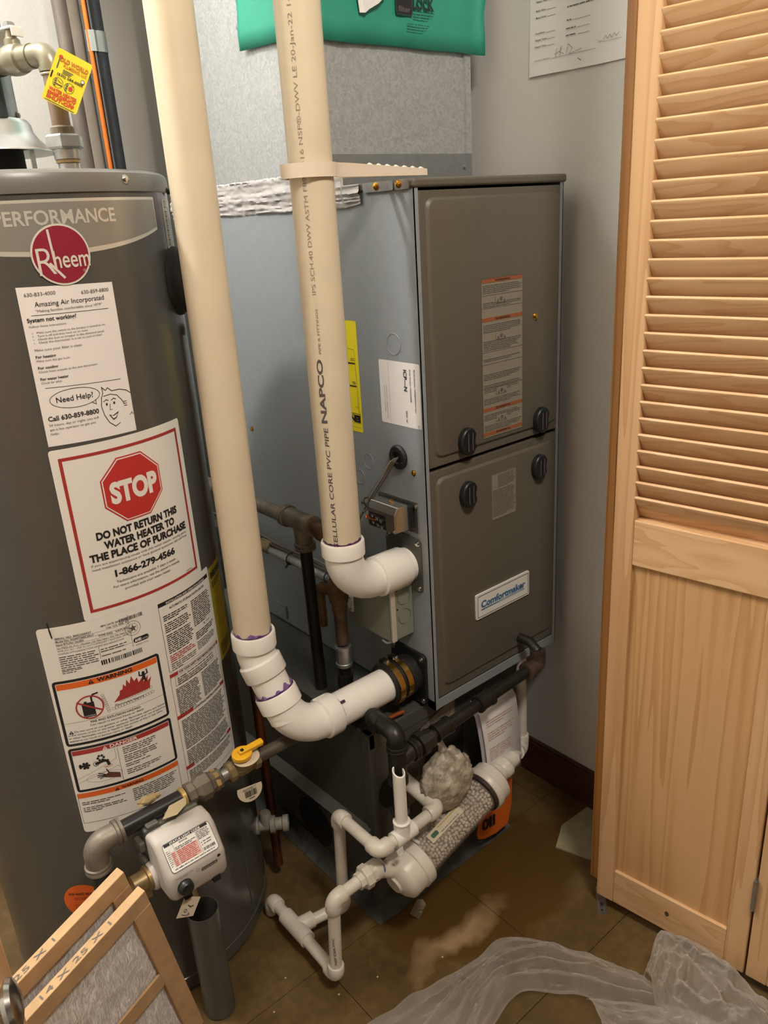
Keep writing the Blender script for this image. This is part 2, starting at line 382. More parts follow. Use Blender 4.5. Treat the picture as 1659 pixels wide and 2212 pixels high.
# --- floor with its tiles
def floor_mat():
    m = mat('stone_pattern_tile', '6b5636', 0.42, bump=0.25, bscale=45); nt = m.node_tree; b = nt.nodes['Principled BSDF']
    geo = [n for n in nt.nodes if n.type == 'NEW_GEOMETRY'][0]
    def noi(sc, det=6):
        n = nt.nodes.new('ShaderNodeTexNoise'); n.inputs['Scale'].default_value = sc; n.inputs['Detail'].default_value = det; nt.links.new(geo.outputs['Position'], n.inputs['Vector']); return n
    a = noi(6.5); r = nt.nodes.new('ShaderNodeValToRGB'); nt.links.new(a.outputs['Fac'], r.inputs['Fac'])
    e = r.color_ramp.elements; e[0].position = .28; e[0].color = (*srgb('503f20'), 1); e[1].position = .75; e[1].color = (*srgb('7a6340'), 1)
    x = e.new(.5); x.color = (*srgb('644e2b'), 1)
    f = noi(60, 8); mx = nt.nodes.new('ShaderNodeMixRGB'); mx.blend_type = 'MULTIPLY'; mx.inputs[0].default_value = .5
    rr_ = nt.nodes.new('ShaderNodeValToRGB'); rr_.color_ramp.elements[0].position = .3; rr_.color_ramp.elements[0].color = (.45, .45, .45, 1); rr_.color_ramp.elements[1].position = .6
    nt.links.new(f.outputs['Fac'], rr_.inputs['Fac']); nt.links.new(r.outputs[0], mx.inputs[1]); nt.links.new(rr_.outputs[0], mx.inputs[2])
    # rust-brown water stain in front of the base, with a pale elongated patch over it
    def dist(p, sc):
        mp = nt.nodes.new('ShaderNodeMapping'); mp.inputs['Location'].default_value = (-p[0]*sc[0], -p[1]*sc[1], 0); mp.inputs['Scale'].default_value = (*sc, 1)
        wn = noi(14, 3); ad = nt.nodes.new('ShaderNodeVectorMath'); ad.operation = 'MULTIPLY_ADD'; ad.inputs[1].default_value = (.12, .12, 0)
        nt.links.new(wn.outputs['Color'], ad.inputs[0]); nt.links.new(geo.outputs['Position'], ad.inputs[2])
        nt.links.new(ad.outputs[0], mp.inputs['Vector']); l = nt.nodes.new('ShaderNodeVectorMath'); l.operation = 'LENGTH'
        nt.links.new(mp.outputs[0], l.inputs[0]); return l
    d = dist((0.12, 0.02), (3.0, 4.2))
    s1 = nt.nodes.new('ShaderNodeValToRGB'); nt.links.new(d.outputs['Value'], s1.inputs['Fac'])
    e = s1.color_ramp.elements; e[0].position = .62; e[0].color = (1, 1, 1, 1); e[1].position = .74; e[1].color = (0, 0, 0, 1)
    m1 = nt.nodes.new('ShaderNodeMixRGB'); nt.links.new(s1.outputs[0], m1.inputs[0]); nt.links.new(mx.outputs[0], m1.inputs[1]); m1.inputs[2].default_value = (*srgb('553c16'), 1)
    d2 = dist((-0.01, -0.045), (6.5, 24.0))
    s2 = nt.nodes.new('ShaderNodeValToRGB'); nt.links.new(d2.outputs['Value'], s2.inputs['Fac'])
    e = s2.color_ramp.elements; e[0].position = .15; e[0].color = (.7, .7, .7, 1); e[1].position = .9; e[1].color = (0, 0, 0, 1)
    m2 = nt.nodes.new('ShaderNodeMixRGB'); nt.links.new(s2.outputs[0], m2.inputs[0]); nt.links.new(m1.outputs[0], m2.inputs[1]); m2.inputs[2].default_value = (*srgb('b89a72'), 1)
    nt.links.new(m2.outputs[0], b.inputs['Base Color'])
    return m
FL = floor_mat()
fl = struct(MB().use(mat('grout_bed', '3a2f20', 0.8)).box(-2.3, 1.6, -3.1, 0.95, -0.05, -0.0035).build('floor', None, 0))
# tiles (0.305 m) where the photograph can show them; rest of the field as one piece of stuff
tile_me = {}
far = MB().use(FL)
T = 0.305; X0, Y0 = -0.285, -0.29
for i in range(-7, 7):
    for j in range(-10, 5):
        x0, y0 = X0 + i * T, Y0 + j * T
        if x0 < -2.3 or x0 + T > 1.6 or y0 < -3.1: continue
        x1, y1 = x0 + T - .0012, min(y0 + T - .0012, .93)
        near = -3 <= i <= 1 and -1 <= j <= 2
        dz = random.uniform(-.0004, 0)
        if near:
            t = MB().use(FL).box(x0, x1, y0, y1, -.004, dz).build('tile', fl, 0)
        else: far.box(x0, x1, y0, y1, -.004, dz)
o = far.build('distant_tiles', fl, 0); o['kind'] = 'stuff'
# --- walls
struct(mb('wall').box(XL, XW + .1, YB, YB + .1, 0, ZC).build('wall_back', None, 0))
wr = struct(mb('wall').box(XW, XW + .1, -0.19, YB, 0, ZC).build('wall_right', None, 0))
struct(mb('wall').box(XL - .1, XL, -3.1, YB + .1, 0, ZC).build('wall_left', None, 0))
struct(mb('wall').box(0.247, 1.5, -0.31, -0.19, 0, ZC).build('wall_front', None, 0))
struct(mb('wall').box(XL, 0.247, -0.31, -0.19, 2.10, ZC).build('wall_header', None, 0))
struct(mb('wall').box(1.5, 1.6, -3.1, -0.19, 0, ZC).build('wall_hall', None, 0))
struct(mb('wall').box(XL, 1.5, -3.1, -3.0, 0, ZC).build('wall_rear', None, 0))
struct(mb('ceil').box(XL - .1, 1.6, -3.1, YB + .1, ZC, ZC + .05).build('ceiling', None, 0))
b = mb('base'); b.box(XW - .012, XW, -0.185, YB, 0.0, .085).box(XW - .009, XW, -0.185, YB, .085, .092)
struct(b.build('baseboard_right', None, 0, bevel=.002))
struct(mb('base').box(XL, XW - .012, YB - .012, YB, 0, .09).build('baseboard_back', None, 0, bevel=.002))
# jamb strip with grooves at the mouth of the closet
W_J = wood('pine_jamb', 'c08a4e', '8f5f2c', 'z', 34, 0.4)
tr = struct(MB().use(W_J).box(.2285, .247, -.31, -.188, 0, 2.15).build('trim_1', None, 0, bevel=.0015))
for k, (a, c) in enumerate(((-.205, -.188), (-.226, -.209), (-.247, -.230), (-.31, -.251))):
    MB().use(W_J).box(.2235, .2285, a, c, 0, 2.15).build('moulding_bead', tr, 0, bevel=.0018)

# --- louvred bifold door
P0 = V((.1735, -.237, 0)); P1 = V((.209, -.503, 0)); DU = (P1 - P0).normalized(); DN = V((DU.y, -DU.x, 0))
if DN.x > 0: DN = -DN
Mdoor = Matrix(((DU.x, -DN.x, 0, P0.x), (DU.y, -DN.y, 0, P0.y), (0, 0, 1, 0), (0, 0, 0, 1)))   # local: x along leaf, y into the leaf, z up
PS = wood('pine_stile', 'cfa67a', 'bf9262', 'z', 40); PR = wood('pine_rail', 'd2ab80', 'c39768', 'y', 44); PP = wood('pine_panel', 'c69c6c', 'b38552', 'z', 34)
def leaf(name, x0, wdt, hinge_side=False):
    root = D.objects.new(name, None); COL.objects.link(root); struct(root)
    st = .033; z0, z1 = .026, 2.03; th = .028
    for a in (x0, x0 + wdt - st):
        MB().use(PS).box(a, a + st, 0, th, z0, z1, Mdoor).build('stile', root, 0, bevel=.002)
    MB().use(PR).box(x0 + st, x0 + wdt - st, .001, th - .001, z0, .1, Mdoor).build('bottom_rail', root, 0, bevel=.0015)
    MB().use(PR).box(x0 + st, x0 + wdt - st, .001, th - .001, .716, .791, Mdoor).build('middle_rail', root, 0, bevel=.0015)
    MB().use(PR).box(x0 + st, x0 + wdt - st, .001, th - .001, 1.93, z1, Mdoor).build('top_rail', root, 0, bevel=.0015)
    # flat panel set in a shallow rebate
    MB().use(PP).box(x0 + st - .004, x0 + wdt - st + .004, .007, .017, .096, .72, Mdoor).build('panel', root, 0)
    # slats: top edge nearest the viewer
    sm = MB().use(PR); L = wdt - 2 * st + .002
    prof = []
    ca, sa = cos(radians(33)), sin(radians(33))
    for a in range(5): t_ = radians(-90 + 45 * a); prof.append((-.0032 * cos(t_ - pi/2) * 0, 0))
    w2, t2 = .0205, .0031
    loc = []
    for k in range(5):
        a = radians(-90 + 45 * k); loc.append((w2 + t2 * cos(a), t2 * sin(a)))
    for k in range(5):
        a = radians(90 + 45 * k); loc.append((-w2 + t2 * cos(a), t2 * sin(a)))
    # long axis runs up and outwards (towards -y local)
    poly = [(-(p * sa) - q * ca, p * ca - q * sa) for p, q in loc]       # (local y, local z)
    n = len(poly)
    vs = [Mdoor.to_3x3() @ V((0, y, z)) for y, z in poly] + [Mdoor.to_3x3() @ V((L, y, z)) for y, z in poly]
    sm.add(vs, [tuple(range(n)), tuple(range(2*n-1, n-1, -1))] + [(i, (i+1) % n, n + (i+1) % n, n + i) for i in range(n)])
    proto = None; z = .809
    while z < 1.93:
        p = Mdoor @ V((x0 + st - .001, .0135, z + .0005))
        if proto is None: proto = sm.build('slat', root, 30); q = proto
        else: q = proto.copy(); COL.objects.link(q)
        q.location = p; z += .02445
    return root
LA = leaf('door_1', 0, .2675)
LB = leaf('door_2', .2712, .2675)
# knot and scratch on the bottom rail of the near leaf, a hinge between the leaves
h = mb('zinc'); h.tube([Mdoor @ V((.2694, -.004, .172)), Mdoor @ V((.2694, -.004, .232))], .0035, 12); h.box(.2672, .2694, -.0012, .02, .172, .232, Mdoor); h.box(.2694, .2716, -.0012, .02, .172, .232, Mdoor)
hg = h.build('hinge', LA)
mat('knot_brown', '4d3a22', .6)
kn = Print(lambda u, v, l: Mdoor @ V((u, -l + .001, v))); kn.disc(.134, .066, .0038, MATS['knot_brown'], 1, .0055); kn.build('wood_knot', LA)
# third object: bifold leaf at the left edge of the frame, with a chrome pull
a0 = V((-.7865, -.440, 0)); dl = V((-.93, .36, 0)).normalized(); nl = V((-dl.y, dl.x, 0))
if nl.y > 0: nl = -nl
ML = Matrix(((dl.x, -nl.x, 0, a0.x), (dl.y, -nl.y, 0, a0.y), (0, 0, 1, 0), (0, 0, 0, 1)))
d3 = D.objects.new('door_3', None); COL.objects.link(d3); struct(d3)
MB().use(PS).box(0, .04, 0, .028, .026, 2.03, ML).build('stile', d3, 0, bevel=.002)
MB().use(PP).box(.04, .26, .007, .018, .026, 2.03, ML).build('panel', d3, 0)
MB().use(PS).box(.26, .30, 0, .028, .026, 2.03, ML).build('stile', d3, 0, bevel=.002)
hd = mb('chrome'); kd = V((.93, -.30, .10)).normalized(); k0 = V((-.7925, -.4385, .790))
hd.lathe([(.005, -.006), (.005, .0), (.010, .003), (.0155, .006), (.0165, .009), (.0150, .012), (.009, .0140), (.0001, .0146)], k0, kd, 32); hd.build('knob', d3)

# =================================================================== FURNACE
FW, FD, ZB, ZT = .342, .745, .404, 1.295
fur = thing('furnace', 'tall grey gas furnace cabinet with two stacked front doors beside white pipes', 'furnace')
c = mb('furn')
c.box(0, .0015, 0, FD, ZB, ZT - .013); c.box(FW - .0015, FW, 0, FD, ZB, ZT - .013)          # side skins
c.box(0, FW, FD - .0015, FD, ZB, ZT - .013)
c.box(0, .0085, 0, .0015, ZB, ZT - .013); c.box(FW - .0085, FW, 0, .0015, ZB, ZT - .013)     # front returns
c.box(0, FW, 0.001, .02, ZB, ZB + .018)                                                     # front rail
c.box(0, FW, 0.02, FD, ZB, ZB + .0015)
c.build('cabinet', fur, 30)
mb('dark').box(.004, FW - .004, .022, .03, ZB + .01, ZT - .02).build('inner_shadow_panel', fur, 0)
lid = mb('furnd'); lid.box(-.0025, FW + .0055, -.0035, .19, ZT - .013, ZT); lid.box(-.0015, FW + .0015, .19, FD, ZT - .012, ZT - .002)
lid.build('top_cap', fur, 30, bevel=.004, bseg=3)
def door(name, z0, z1, ex0, ex1, ez0, ez1):
    d = MB().use('furnd')
    x0, x1 = .0105, .3395
    # a slab whose front carries a raised rounded panel
    d.box(x0, x1, .001, .02, z0, z1)
    def ring(o_, y):
        return [(x, y, z) for x, z in rr(ex0 + o_, ex1 - o_, ez0 + o_, ez1 - o_, .014)]
    A_ = ring(0, .001); B_ = ring(.0035, -.0032); n = len(A_)
    d.add(A_ + B_, [(i, (i+1) % n, n + (i+1) % n, n + i) for i in range(n)] + [tuple(range(n, 2 * n))])
    return d.build(name, fur, 50, bevel=.0008)
ud = door('upper_door', .860, 1.278, .0225, .333, .874, 1.268)
ld = door('lower_door', .426, .853, .0225, .328, .444, .840)
def latch(x, z, par):
    m = mb('bplas'); R = .021; pts = []
    for k in range(13): a = radians(62 + k * 236 / 12); pts.append((R * .92 * cos(a), R * 1.12 * sin(a)))
    pts += [(.0155, -.012), (.0125, 0), (.0155, .012)]
    mt = Matrix.Translation((x, -.003, z)) @ Matrix(((1, 0, 0, 0), (0, 0, -1, 0), (0, 1, 0, 0), (0, 0, 0, 1)))
    m.prism(pts, .012, mt)
    o = m.build('latch_knob', fur, 30, bevel=.0025)
    r_ = mb('grey'); 
    for xx in (-.006, .004): r_.tube([(x + xx, -.0165, z - .015), (x + xx - .0015, -.0172, z), (x + xx, -.0165, z + .015)], .0007, 6)
    r_.build('knob_rib', o)
for x, z in ((.0905, .8905), (.281, .8875), (.090, .7975), (.277, .8005)): latch(x, z, fur)
# badge
FF = lambda u, v, l: V((u, -.0032 - l, v))
bd = mb('labw').prism(rr(.1045, .2515, .549, .599, .003), .003, Matrix(((1, 0, 0, 0), (0, 0, -1, -.0032), (0, 1, 0, 0), (0, 0, 0, 1)))).build('name_badge', fur, 30)
bd['label'] = 'white rectangular name badge with blue lettering'
mat('badge_blue', '3d6f96', .5)
p = Print(lambda u, v, l: V((u, -.0063 - l, v))); p.frame(.108, .248, .5525, .5955, .0008)
p.text('Comfortmaker', .117, .239, .5705, .0135, MATS['badge_blue'], 2, .03, 4); p.rect(.117, .237, .5655, .5675, MATS['badge_blue']); p.rect(.165, .237, .5655, .5663, 'labw', 2)
p.build('lettering', bd)
# door stickers
mat('sticker_tan', '887f6f', .6); mat('sticker_orange', '955432', .6)
s = sheet(FF, [(.133, .884), (.2335, .884), (.2335, 1.1445), (.133, 1.1445)], 'warning_sticker', fur, MATS['sticker_tan'])
p = Print(FF); p.frame(.133, .2335, .884, 1.1445, .0006, 'grey')
for z, w_ in ((1.1375, 1), (1.077, 1), (.929, 0), (.887, 0)):
    p.rect(.1335, .233, z, z + .006, MATS['sticker_orange'], 1)
    p.textr('WARNING', (.165, z + .0012) if w_ else (.201, z + .0048), (1, 0) if w_ else (-1, 0), (0, 1) if w_ else (0, -1), .036, .0035, 'ink', 2, .02, 2)
for z, n in ((1.135, 5), (1.108, 3), (1.073, 5), (1.047, 6), (1.018, 2), (.993, 4), (.975, 5), (.952, 4), (.925, 4), (.906, 4)):
    p.para(.1365, .230, z, .0028, n, 'grey', .35, .7, int(z * 1000))
for z in (1.105, 1.046, .955, .908):
    p.rect(.166, .192, z, z + .011, MATS['sticker_tan'], 3); p.disc(.179, z + .0055, .0035, 'grey', 4); p.poly([(.168, z+.001), (.174, z+.001), (.171, z+.006)], 'grey', 4); p.poly([(.184, z+.001), (.190, z+.001), (.187, z+.006)], 'grey', 4)
for z in (1.118, 1.098, 1.028, 1.008, .968): p.rect(.1335, .233, z, z + .0005, 'grey', 2)
p.build('lettering', s)
s = sheet(FF, rr(.152, .217, .729, .815, .003), 'lighting_sticker', fur, MATS['sticker_tan'])
p = Print(FF); p.frame(.1525, .2165, .7295, .8145, .0005, 'grey'); p.para(.168, .214, .812, .003, 8, 'grey', .35, .6, 5); p.para(.155, .214, .786, .003, 17, 'grey', .35, .6, 6)
p.build('lettering', s)
screw((.2665, -.0032, 1.0715), (0, -1, 0), .0042, 'brass', fur)
# side stickers (the side face is x = 0, its outside looks towards -x)
SF = lambda u, v, l: V((-l, u, v))
s = sheet(SF, rr(.0035, .1005, .927, 1.031, .003), 'rating_sticker', fur, 'paper')
s['label'] = 'white data sticker with black text, turned sideways'
p = Print(SF)
def sidetext(pr, t, y, z, wdt, h, col='ink', bold=0, flip=False, res=2):
    # letters run downwards, their tops towards smaller y (to the right seen from outside)
    pr.textr(t, (y, z), (0, -1), (-1, 0), wdt, h, col, 2, bold, res)
sidetext(p, 'Model Number: N96MSN0401410A1', .0165, 1.0215, .068, .0026, 'ink', .02)
sidetext(p, 'Serial Number: A223540484', .0265, 1.021, .052, .0026, 'ink', .02)
sidetext(p, 'ICP\u2014N', .0405, 1.0195, .034, .0075, 'ink', .02, res=3)
sidetext(p, '04658\u201444', .0385, .954, .019, .0034, 'ink', .02)
p.rect(.0770, .0773, .930, 1.029, 'grey', 1); 
sidetext(p, 'Model Number: N96MSN0401410A1', .0845, .990, .056, .0022, 'grey', 0)
sidetext(p, 'Serial Number: A223540484', .0895, .990, .044, .0022, 'grey', 0)
p.ring(.0085, .9305, .003, .0006, 'grey', 2)
p.build('lettering', s)
s = sheet(SF, rr(.1535, .235, .898, 1.088, .003), 'energy_sticker', fur, 'yellow'); s['label'] = 'yellow energy guide sticker mostly hidden behind the white pipe'
p = Print(SF)
p.textr('EN', (.158, .9265), (1, 0), (0, -1), .030, .0115, 'ink', 2, .06, 3)
p.line([(.158, .934), (.1605, .934), (.163, 1.040), (.190, 1.043)], .0005); 
for z in (1.016, .977): p.rect(.163, .185, z, z + .0022)
for z in (1.027, .987): p.para(.164, .175, z, .0028, 2, 'ink', .4, .9, int(z*999))
p.textr('Cap', (.1605, .943), (1, 0), (0, -1), .008, .003, 'ink', 2, 0, 2)
p.para(.157, .19, .932, .003, 3, 'ink', .4, .5, 9); p.textr('U.S. Government', (.157, .9065), (1, 0), (0, -1), .03, .002, 'grey', 2, 0, 2)
p.build('lettering', s)
# knockouts, grommet, screws on the side
def knock(y, z, r):
    m = mb('furn'); pts = [(-.0002, y + r * cos(radians(a)), z + r * sin(radians(a))) for a in range(0, 360, 15)]; pts.append(pts[0])
    m.tube(pts, .0006, 6); m.lathe([(r - .001, .0002), (0, .0002)], (0, y, z), (-1, 0, 0), 24, False); m.build('knockout', fur)
knock(.0605, 1.0575, .0165); knock(.1445, .849, .0135); knock(.100, .752, .022); knock(.172, .815, .013)
g = mb('rubber'); g.lathe([(.021, 0), (.021, .003), (.018, .006), (.011, .006), (.009, .002), (.0001, .001)], (0, .063, .872), (-1, 0, 0), 28); g.build('cable_grommet', fur)
for y, z, c_ in ((.028, .851, 'brass'), (.235, .792, 'brass'), (.531, .845, 'brass')): screw((0, y, z), (-1, 0, 0), .0035, c_, fur)
# zinc tabs with brass screws under the cap
for y0, y1, ys in ((.0385, .108, .0765), (.0045, .036, .026)):
    t = mb('zinc').prism(rr(y0, y1, 1.281, 1.2945, .003), .0015, Matrix(((0, 0, -1, -.0028), (1, 0, 0, 0), (0, 1, 0, 0), (0, 0, 0, 1)))).build('zinc_tab', fur, 30)
    screw((-.0043, ys, 1.2885), (-1, 0, 0), .004, 'brass', t)
# lower seam with punched slots
for y, z in ((.495, .432), (.375, .405 + .03)):
    s = mb('furn'); s.box(-.004, 0, y - .022, y + .022, z - .016, z + .016); s.box(-.0045, -.004, y - .018, y + .018, z - .012, z + .012); s.build('side_clip', fur, 0, bevel=.001)
# intake plate and exhaust flange
pl = mb('zinc').prism(rr(.017, .108, .634, .736, .008), .0022, Matrix(((0, 0, -1, -.0002), (1, 0, 0, 0), (0, 1, 0, 0), (0, 0, 0, 1)))); pl.mats = [m_('duct')]
pl = pl.build('intake_plate', fur, 30)
for y, z in ((.025, .727), (.0995, .7265), (.025, .643), (.0995, .643)): screw((-.0022, y, z), (-1, 0, 0), .0038, 'chrome', pl)
fp = mb('bplas').prism(rr(.0165, .1085, .400 + .008, .512, .008), .006, Matrix(((0, 0, -1, -.0002), (1, 0, 0, 0), (0, 1, 0, 0), (0, 0, 0, 1)))).build('exhaust_flange', fur, 30, bevel=.001)
for y, z in ((.025, .503), (.1, .503), (.025, .417), (.1, .417)): screw((-.006, y, z), (-1, 0, 0), .0038, 'chrome', fp)
VY, VZ = .0595, .4625
cp = mb('rubber'); cp.lathe([(.036, 0), (.036, .012), (.0385, .014), (.0385, .018), (.036, .020), (.036, .040), (.0385, .042), (.0385, .060), (.034, .062), (.031, .060)], (-.006, VY, VZ), (-1, 0, 0), 40)
cp = cp.build('rubber_coupling', fur)
for h in (.0225, .0435):
    bnd = mb(mat('gold_steel_band', 'b8944e', .25, .95)); bnd.lathe([(.0372, 0), (.0385, 0.0005), (.0385, .0115), (.0372, .012)], (-.006 - h + (.0 if h < .03 else 0), VY, VZ), (-1, 0, 0), 40, False); 
    if h > .03: bnd.v = [(x, VY + (y - VY) * 1.055, VZ + (z - VZ) * 1.055) for x, y, z in bnd.v]
    bo = bnd.build('hose_clamp', fur)
    n = V((0, .25, .97)).normalized(); q = V((-.006 - h - .006, VY, VZ)) + n * .0405
    sc_ = mb('chrome'); sc_.box(-.006, .006, -.006, .008, -.003, .004, Matrix.Translation(q)); sc_.lathe([(.005, 0), (.005, .005), (.003, .006)], q + V((0, -.006, .002)), (0, -1, .15), 8); sc_.build('clamp_screw', bo, 30)
# plenum base band & mastic
mt = MB().use('tape'); n = 200; rows = 24; random.seed(3)
vs = []
for i in range(n + 1):
    y = .116 + (FD - .116) * i / n
    top = 1.320 - .002 * (i % 7 == 3) + .004 * noise.noise(V((y * 18, 0, 3))); bot = 1.262 + .005 * noise.noise(V((y * 14, 0, 9)))
    if y < .16: top = 1.2945
    for j in range(rows + 1):
        t = j / rows; z = bot + (top - bot) * t
        x = -.0030 - .0045 * abs(noise.noise(V((y * 8 + z * 30, z * 190, 0)))) - .0022 * noise.noise(V((y * 70, z * 160, 5)))
        if j in (0, rows): x = -.0006
        if z > ZT - .014 and z < ZT + .002: x -= .0022
        vs.append((x, y, z))
mt.add(vs, [(i * (rows+1) + j, (i+1) * (rows+1) + j, (i+1) * (rows+1) + j + 1, i * (rows+1) + j + 1) for i in range(n) for j in range(rows)])
mo = mt.build('mastic_strip', fur, 60); mo['label'] = 'wrinkled grey mastic tape along the top seam'
place_root(fur, (0, 0, ZB))

# --- supply plenum
plm = thing('supply_plenum', 'galvanised sheet metal duct standing on top of the grey furnace', 'duct')
q = mb('galv'); PX1, PY0 = .329, .2
q.box(0.001, PX1, PY0, FD, ZT, 2.3); q.build('duct_body', plm, 0, bevel=.0015)
q = MB().use(mat('galvanised_dull', '8a8c8c', .45, .5, var=.05, scale=80)); q.box(.004, PX1 + .001, PY0 - .0025, PY0, ZT, 1.343); q.build('starter_collar', plm, 0)
q = mb('galv'); q.box(.316, PX1 + .001, PY0 - .003, PY0, 1.343, 2.3); q.box(.3135, .3145, PY0 - .004, PY0, 1.343, 2.3); q.build('corner_seam', plm, 0)
q = mb('galv'); q.box(-.0015, .001, FD - .014, FD + .002, 1.31, 2.3); q.build('rear_seam', plm, 0)
screw((.0008, .414, 1.5565), (-1, 0, 0), .004, 'zinc', plm)
screw((.31, PY0 - .003, 1.321), (0, -1, 0), .003, 'zinc', plm)
place_root(plm, (0, .4, ZT))
# teal sleeve wrapped round the corner of the plenum
tl = thing('teal_cover', 'teal green plastic cover with dark print wrapped round the duct corner', 'cover')
W = MB().use('teal'); cols = []
N = 64; ZR = 12; path = []
for i in range(N + 1):
    t = i / N * (.205 + .357)
    if t < .205: path.append((-.004, .405 - t, t))
    else: path.append((t - .205 - .003, PY0 - .005, t))
for (x, y, t) in path:
    side = t < .205
    for j in range(ZR + 1):
        zb = 1.519 - .010 * (t / .205) if side else (1.500 + .004 * noise.noise(V((x * 9, 1, 2))))
        z = zb + (1.86 - zb) * j / ZR
        wv = .0028 * noise.noise(V((t * 22, z * 14, 4))) + .002 * noise.noise(V((t * 60, z * 20, 1)))
        wv = min(wv, .002) - .003
        if not side and x > .335: xx = x + (.006 * noise.noise(V((x, z * 30, 7)))) ; cols.append((xx, y + wv - .01 * (x - .335) / .02, z))
        elif side: cols.append((x + wv, y, z))
        else: cols.append((x, y + wv, z))
W.add(cols, [(i*(ZR+1)+j, (i+1)*(ZR+1)+j, (i+1)*(ZR+1)+j+1, i*(ZR+1)+j+1) for i in range(N) for j in range(ZR)])
wo = W.build('plastic_wrap', tl, 60); sm_ = wo.modifiers.new('s', 'SOLIDIFY'); sm_.thickness = .001
TF = lambda u, v, l: V((u, PY0 - .0115 - l, v))
p = Print(TF); p.rrect(.152, .188, 1.5445, 1.62, .004, 'tealink', 1); p.rrect(.1535, .1865, 1.546, 1.62, .003, 'ink', 2)
p.text('filter', .157, .183, 1.5495, .008, 'grey', 3, .02); p.text('LOCK', .1895, .236, 1.556, .017, 'ink', 2, .04); p.text('LOCK', .1905, .235, 1.557, .0155, 'tealink', 3, .0)
p.rect(.189, .237, 1.5515, 1.5525, 'tealink', 2); p.para(.19, .232, 1.550, .004, 2, 'tealink', .4, .8, 4); p.para(.175, .225, 1.536, .004, 3, 'tealink', .3, .7, 8)
p.build('lettering', tl)
place_root(tl, (0, PY0, 1.5))
wt = mb('paper'); wt.add([TF(.066, 1.62, .003), TF(.072, 1.560, .004), TF(.0755, 1.5395, .0025), TF(.084, 1.5395, .006), TF(.094, 1.5455, .004), TF(.112, 1.5545, .006), TF(.128, 1.566, .004), TF(.14, 1.62, .003)], [(0, 1, 2, 3), (0, 3, 4, 5), (0, 5, 6, 7)])
wt = wt.build('torn_paper', None, 0); wt.modifiers.new('s', 'SOLIDIFY').thickness = .0008; tag(wt, 'torn white paper scrap stuck on the teal cover at the top edge', 'paper')

# --- base box under the furnace
bs = thing('return_air_cabinet', 'dark sheet metal return air box under the furnace, sealed to the floor', 'air cabinet')
BX0, BX1, BY0 = -.134, .212, .03
q = mb('duct'); q.box(BX0, BX1, BY0, FD, 0, ZB - .001); q.build('base_cabinet', bs, 0, bevel=.0015)
q = mb('duct'); q.box(BX0 - .002, BX0 + .012, BY0 - .0015, BY0 + .02, 0, ZB - .001); q.box(BX0, BX1, BY0 - .0015, BY0, ZB - .03, ZB - .001); q.build('front_flange', bs, 0, bevel=.001)
q = mb('duct'); q.add([(BX0, .04, .195), (BX0, FD, .165), (BX0 - .022, .04, .185), (BX0 - .022, FD, .155), (BX0, .04, .178), (BX0, FD, .148)], [(0, 1, 3, 2), (2, 3, 5, 4), (0, 2, 4), (1, 5, 3)]); q.build('side_ledge', bs, 0)
q = mb('dark'); q.lathe([(.001, 0), (.046, .0)], (0, 0, 0), (0, 0, 1), 28, False)
q.v = [(BX0 - .0012, .235 + x * 1.25, .085 + y * 1.1) for x, y, z in q.v]; q.build('duct_hole', bs, 0)
q = mb('dark'); q.lathe([(.001, 0), (.03, .0)], (0, 0, 0), (0, 0, 1), 28, False); q.v = [(-.09 + x, BY0 - .003, .262 + y * 1.15) for x, y, z in q.v]; q.build('pipe_hole', bs, 0)
q = mb('dark'); q.add([(-.02, BY0 - .003, .20), (.09, BY0 - .003, .22), (.10, BY0 - .003, .34), (.0, BY0 - .003, .335)], [(0, 1, 2, 3)]); q.build('return_opening', bs, 0)
s = sheet(lambda u, v, l: V((u, BY0 - .0016 - l, v)), [(-.055, .20), (.02, .235), (.075, .33), (.075, .385), (-.055, .345)], 'base_sticker', bs, MATS['sticker_tan'])
p = Print(lambda u, v, l: V((u, BY0 - .0019 - l, v))); p.para(-.05, .07, .365, .005, 6, 'grey', .35, .7, 3); p.para(-.05, .0, .33, .005, 14, 'grey', .35, .7, 4); p.frame(-.052, .072, .334, .37, .0006, 'grey'); p.build('lettering', s)
# tape skirt sealing the base to the floor
q = mb('foil'); vs = []; n = 60
pts = [(BX0, FD)] + [(BX0, FD - (FD - BY0) * i / n) for i in range(1, n + 1)] + [(BX0 + (BX1 - BX0) * i / 30, BY0) for i in range(1, 31)]
for i, (x, y) in enumerate(pts):
    out = (-1, 0) if i < n else ((-.7, -.7) if i == n else (0, -1)); k = 1.35 if i == n else 1
    for j, (o_, z) in enumerate(((.0015, .040), (.003, .018), (.012, .004), (.024, .0012))):
        o2 = (o_ + .003 * noise.noise(V((x * 30, y * 30, j)))) * k; vs.append((x + out[0] * o2, y + out[1] * o2, z + (.0015 * noise.noise(V((x * 60, y * 60, j))) if j < 3 else 0)))
q.add(vs, [(i*4+j, (i+1)*4+j, (i+1)*4+j+1, i*4+j+1) for i in range(len(pts)-1) for j in range(3)])
q.build('sealing_tape', bs, 60)
place_root(bs, (.04, .3, 0))

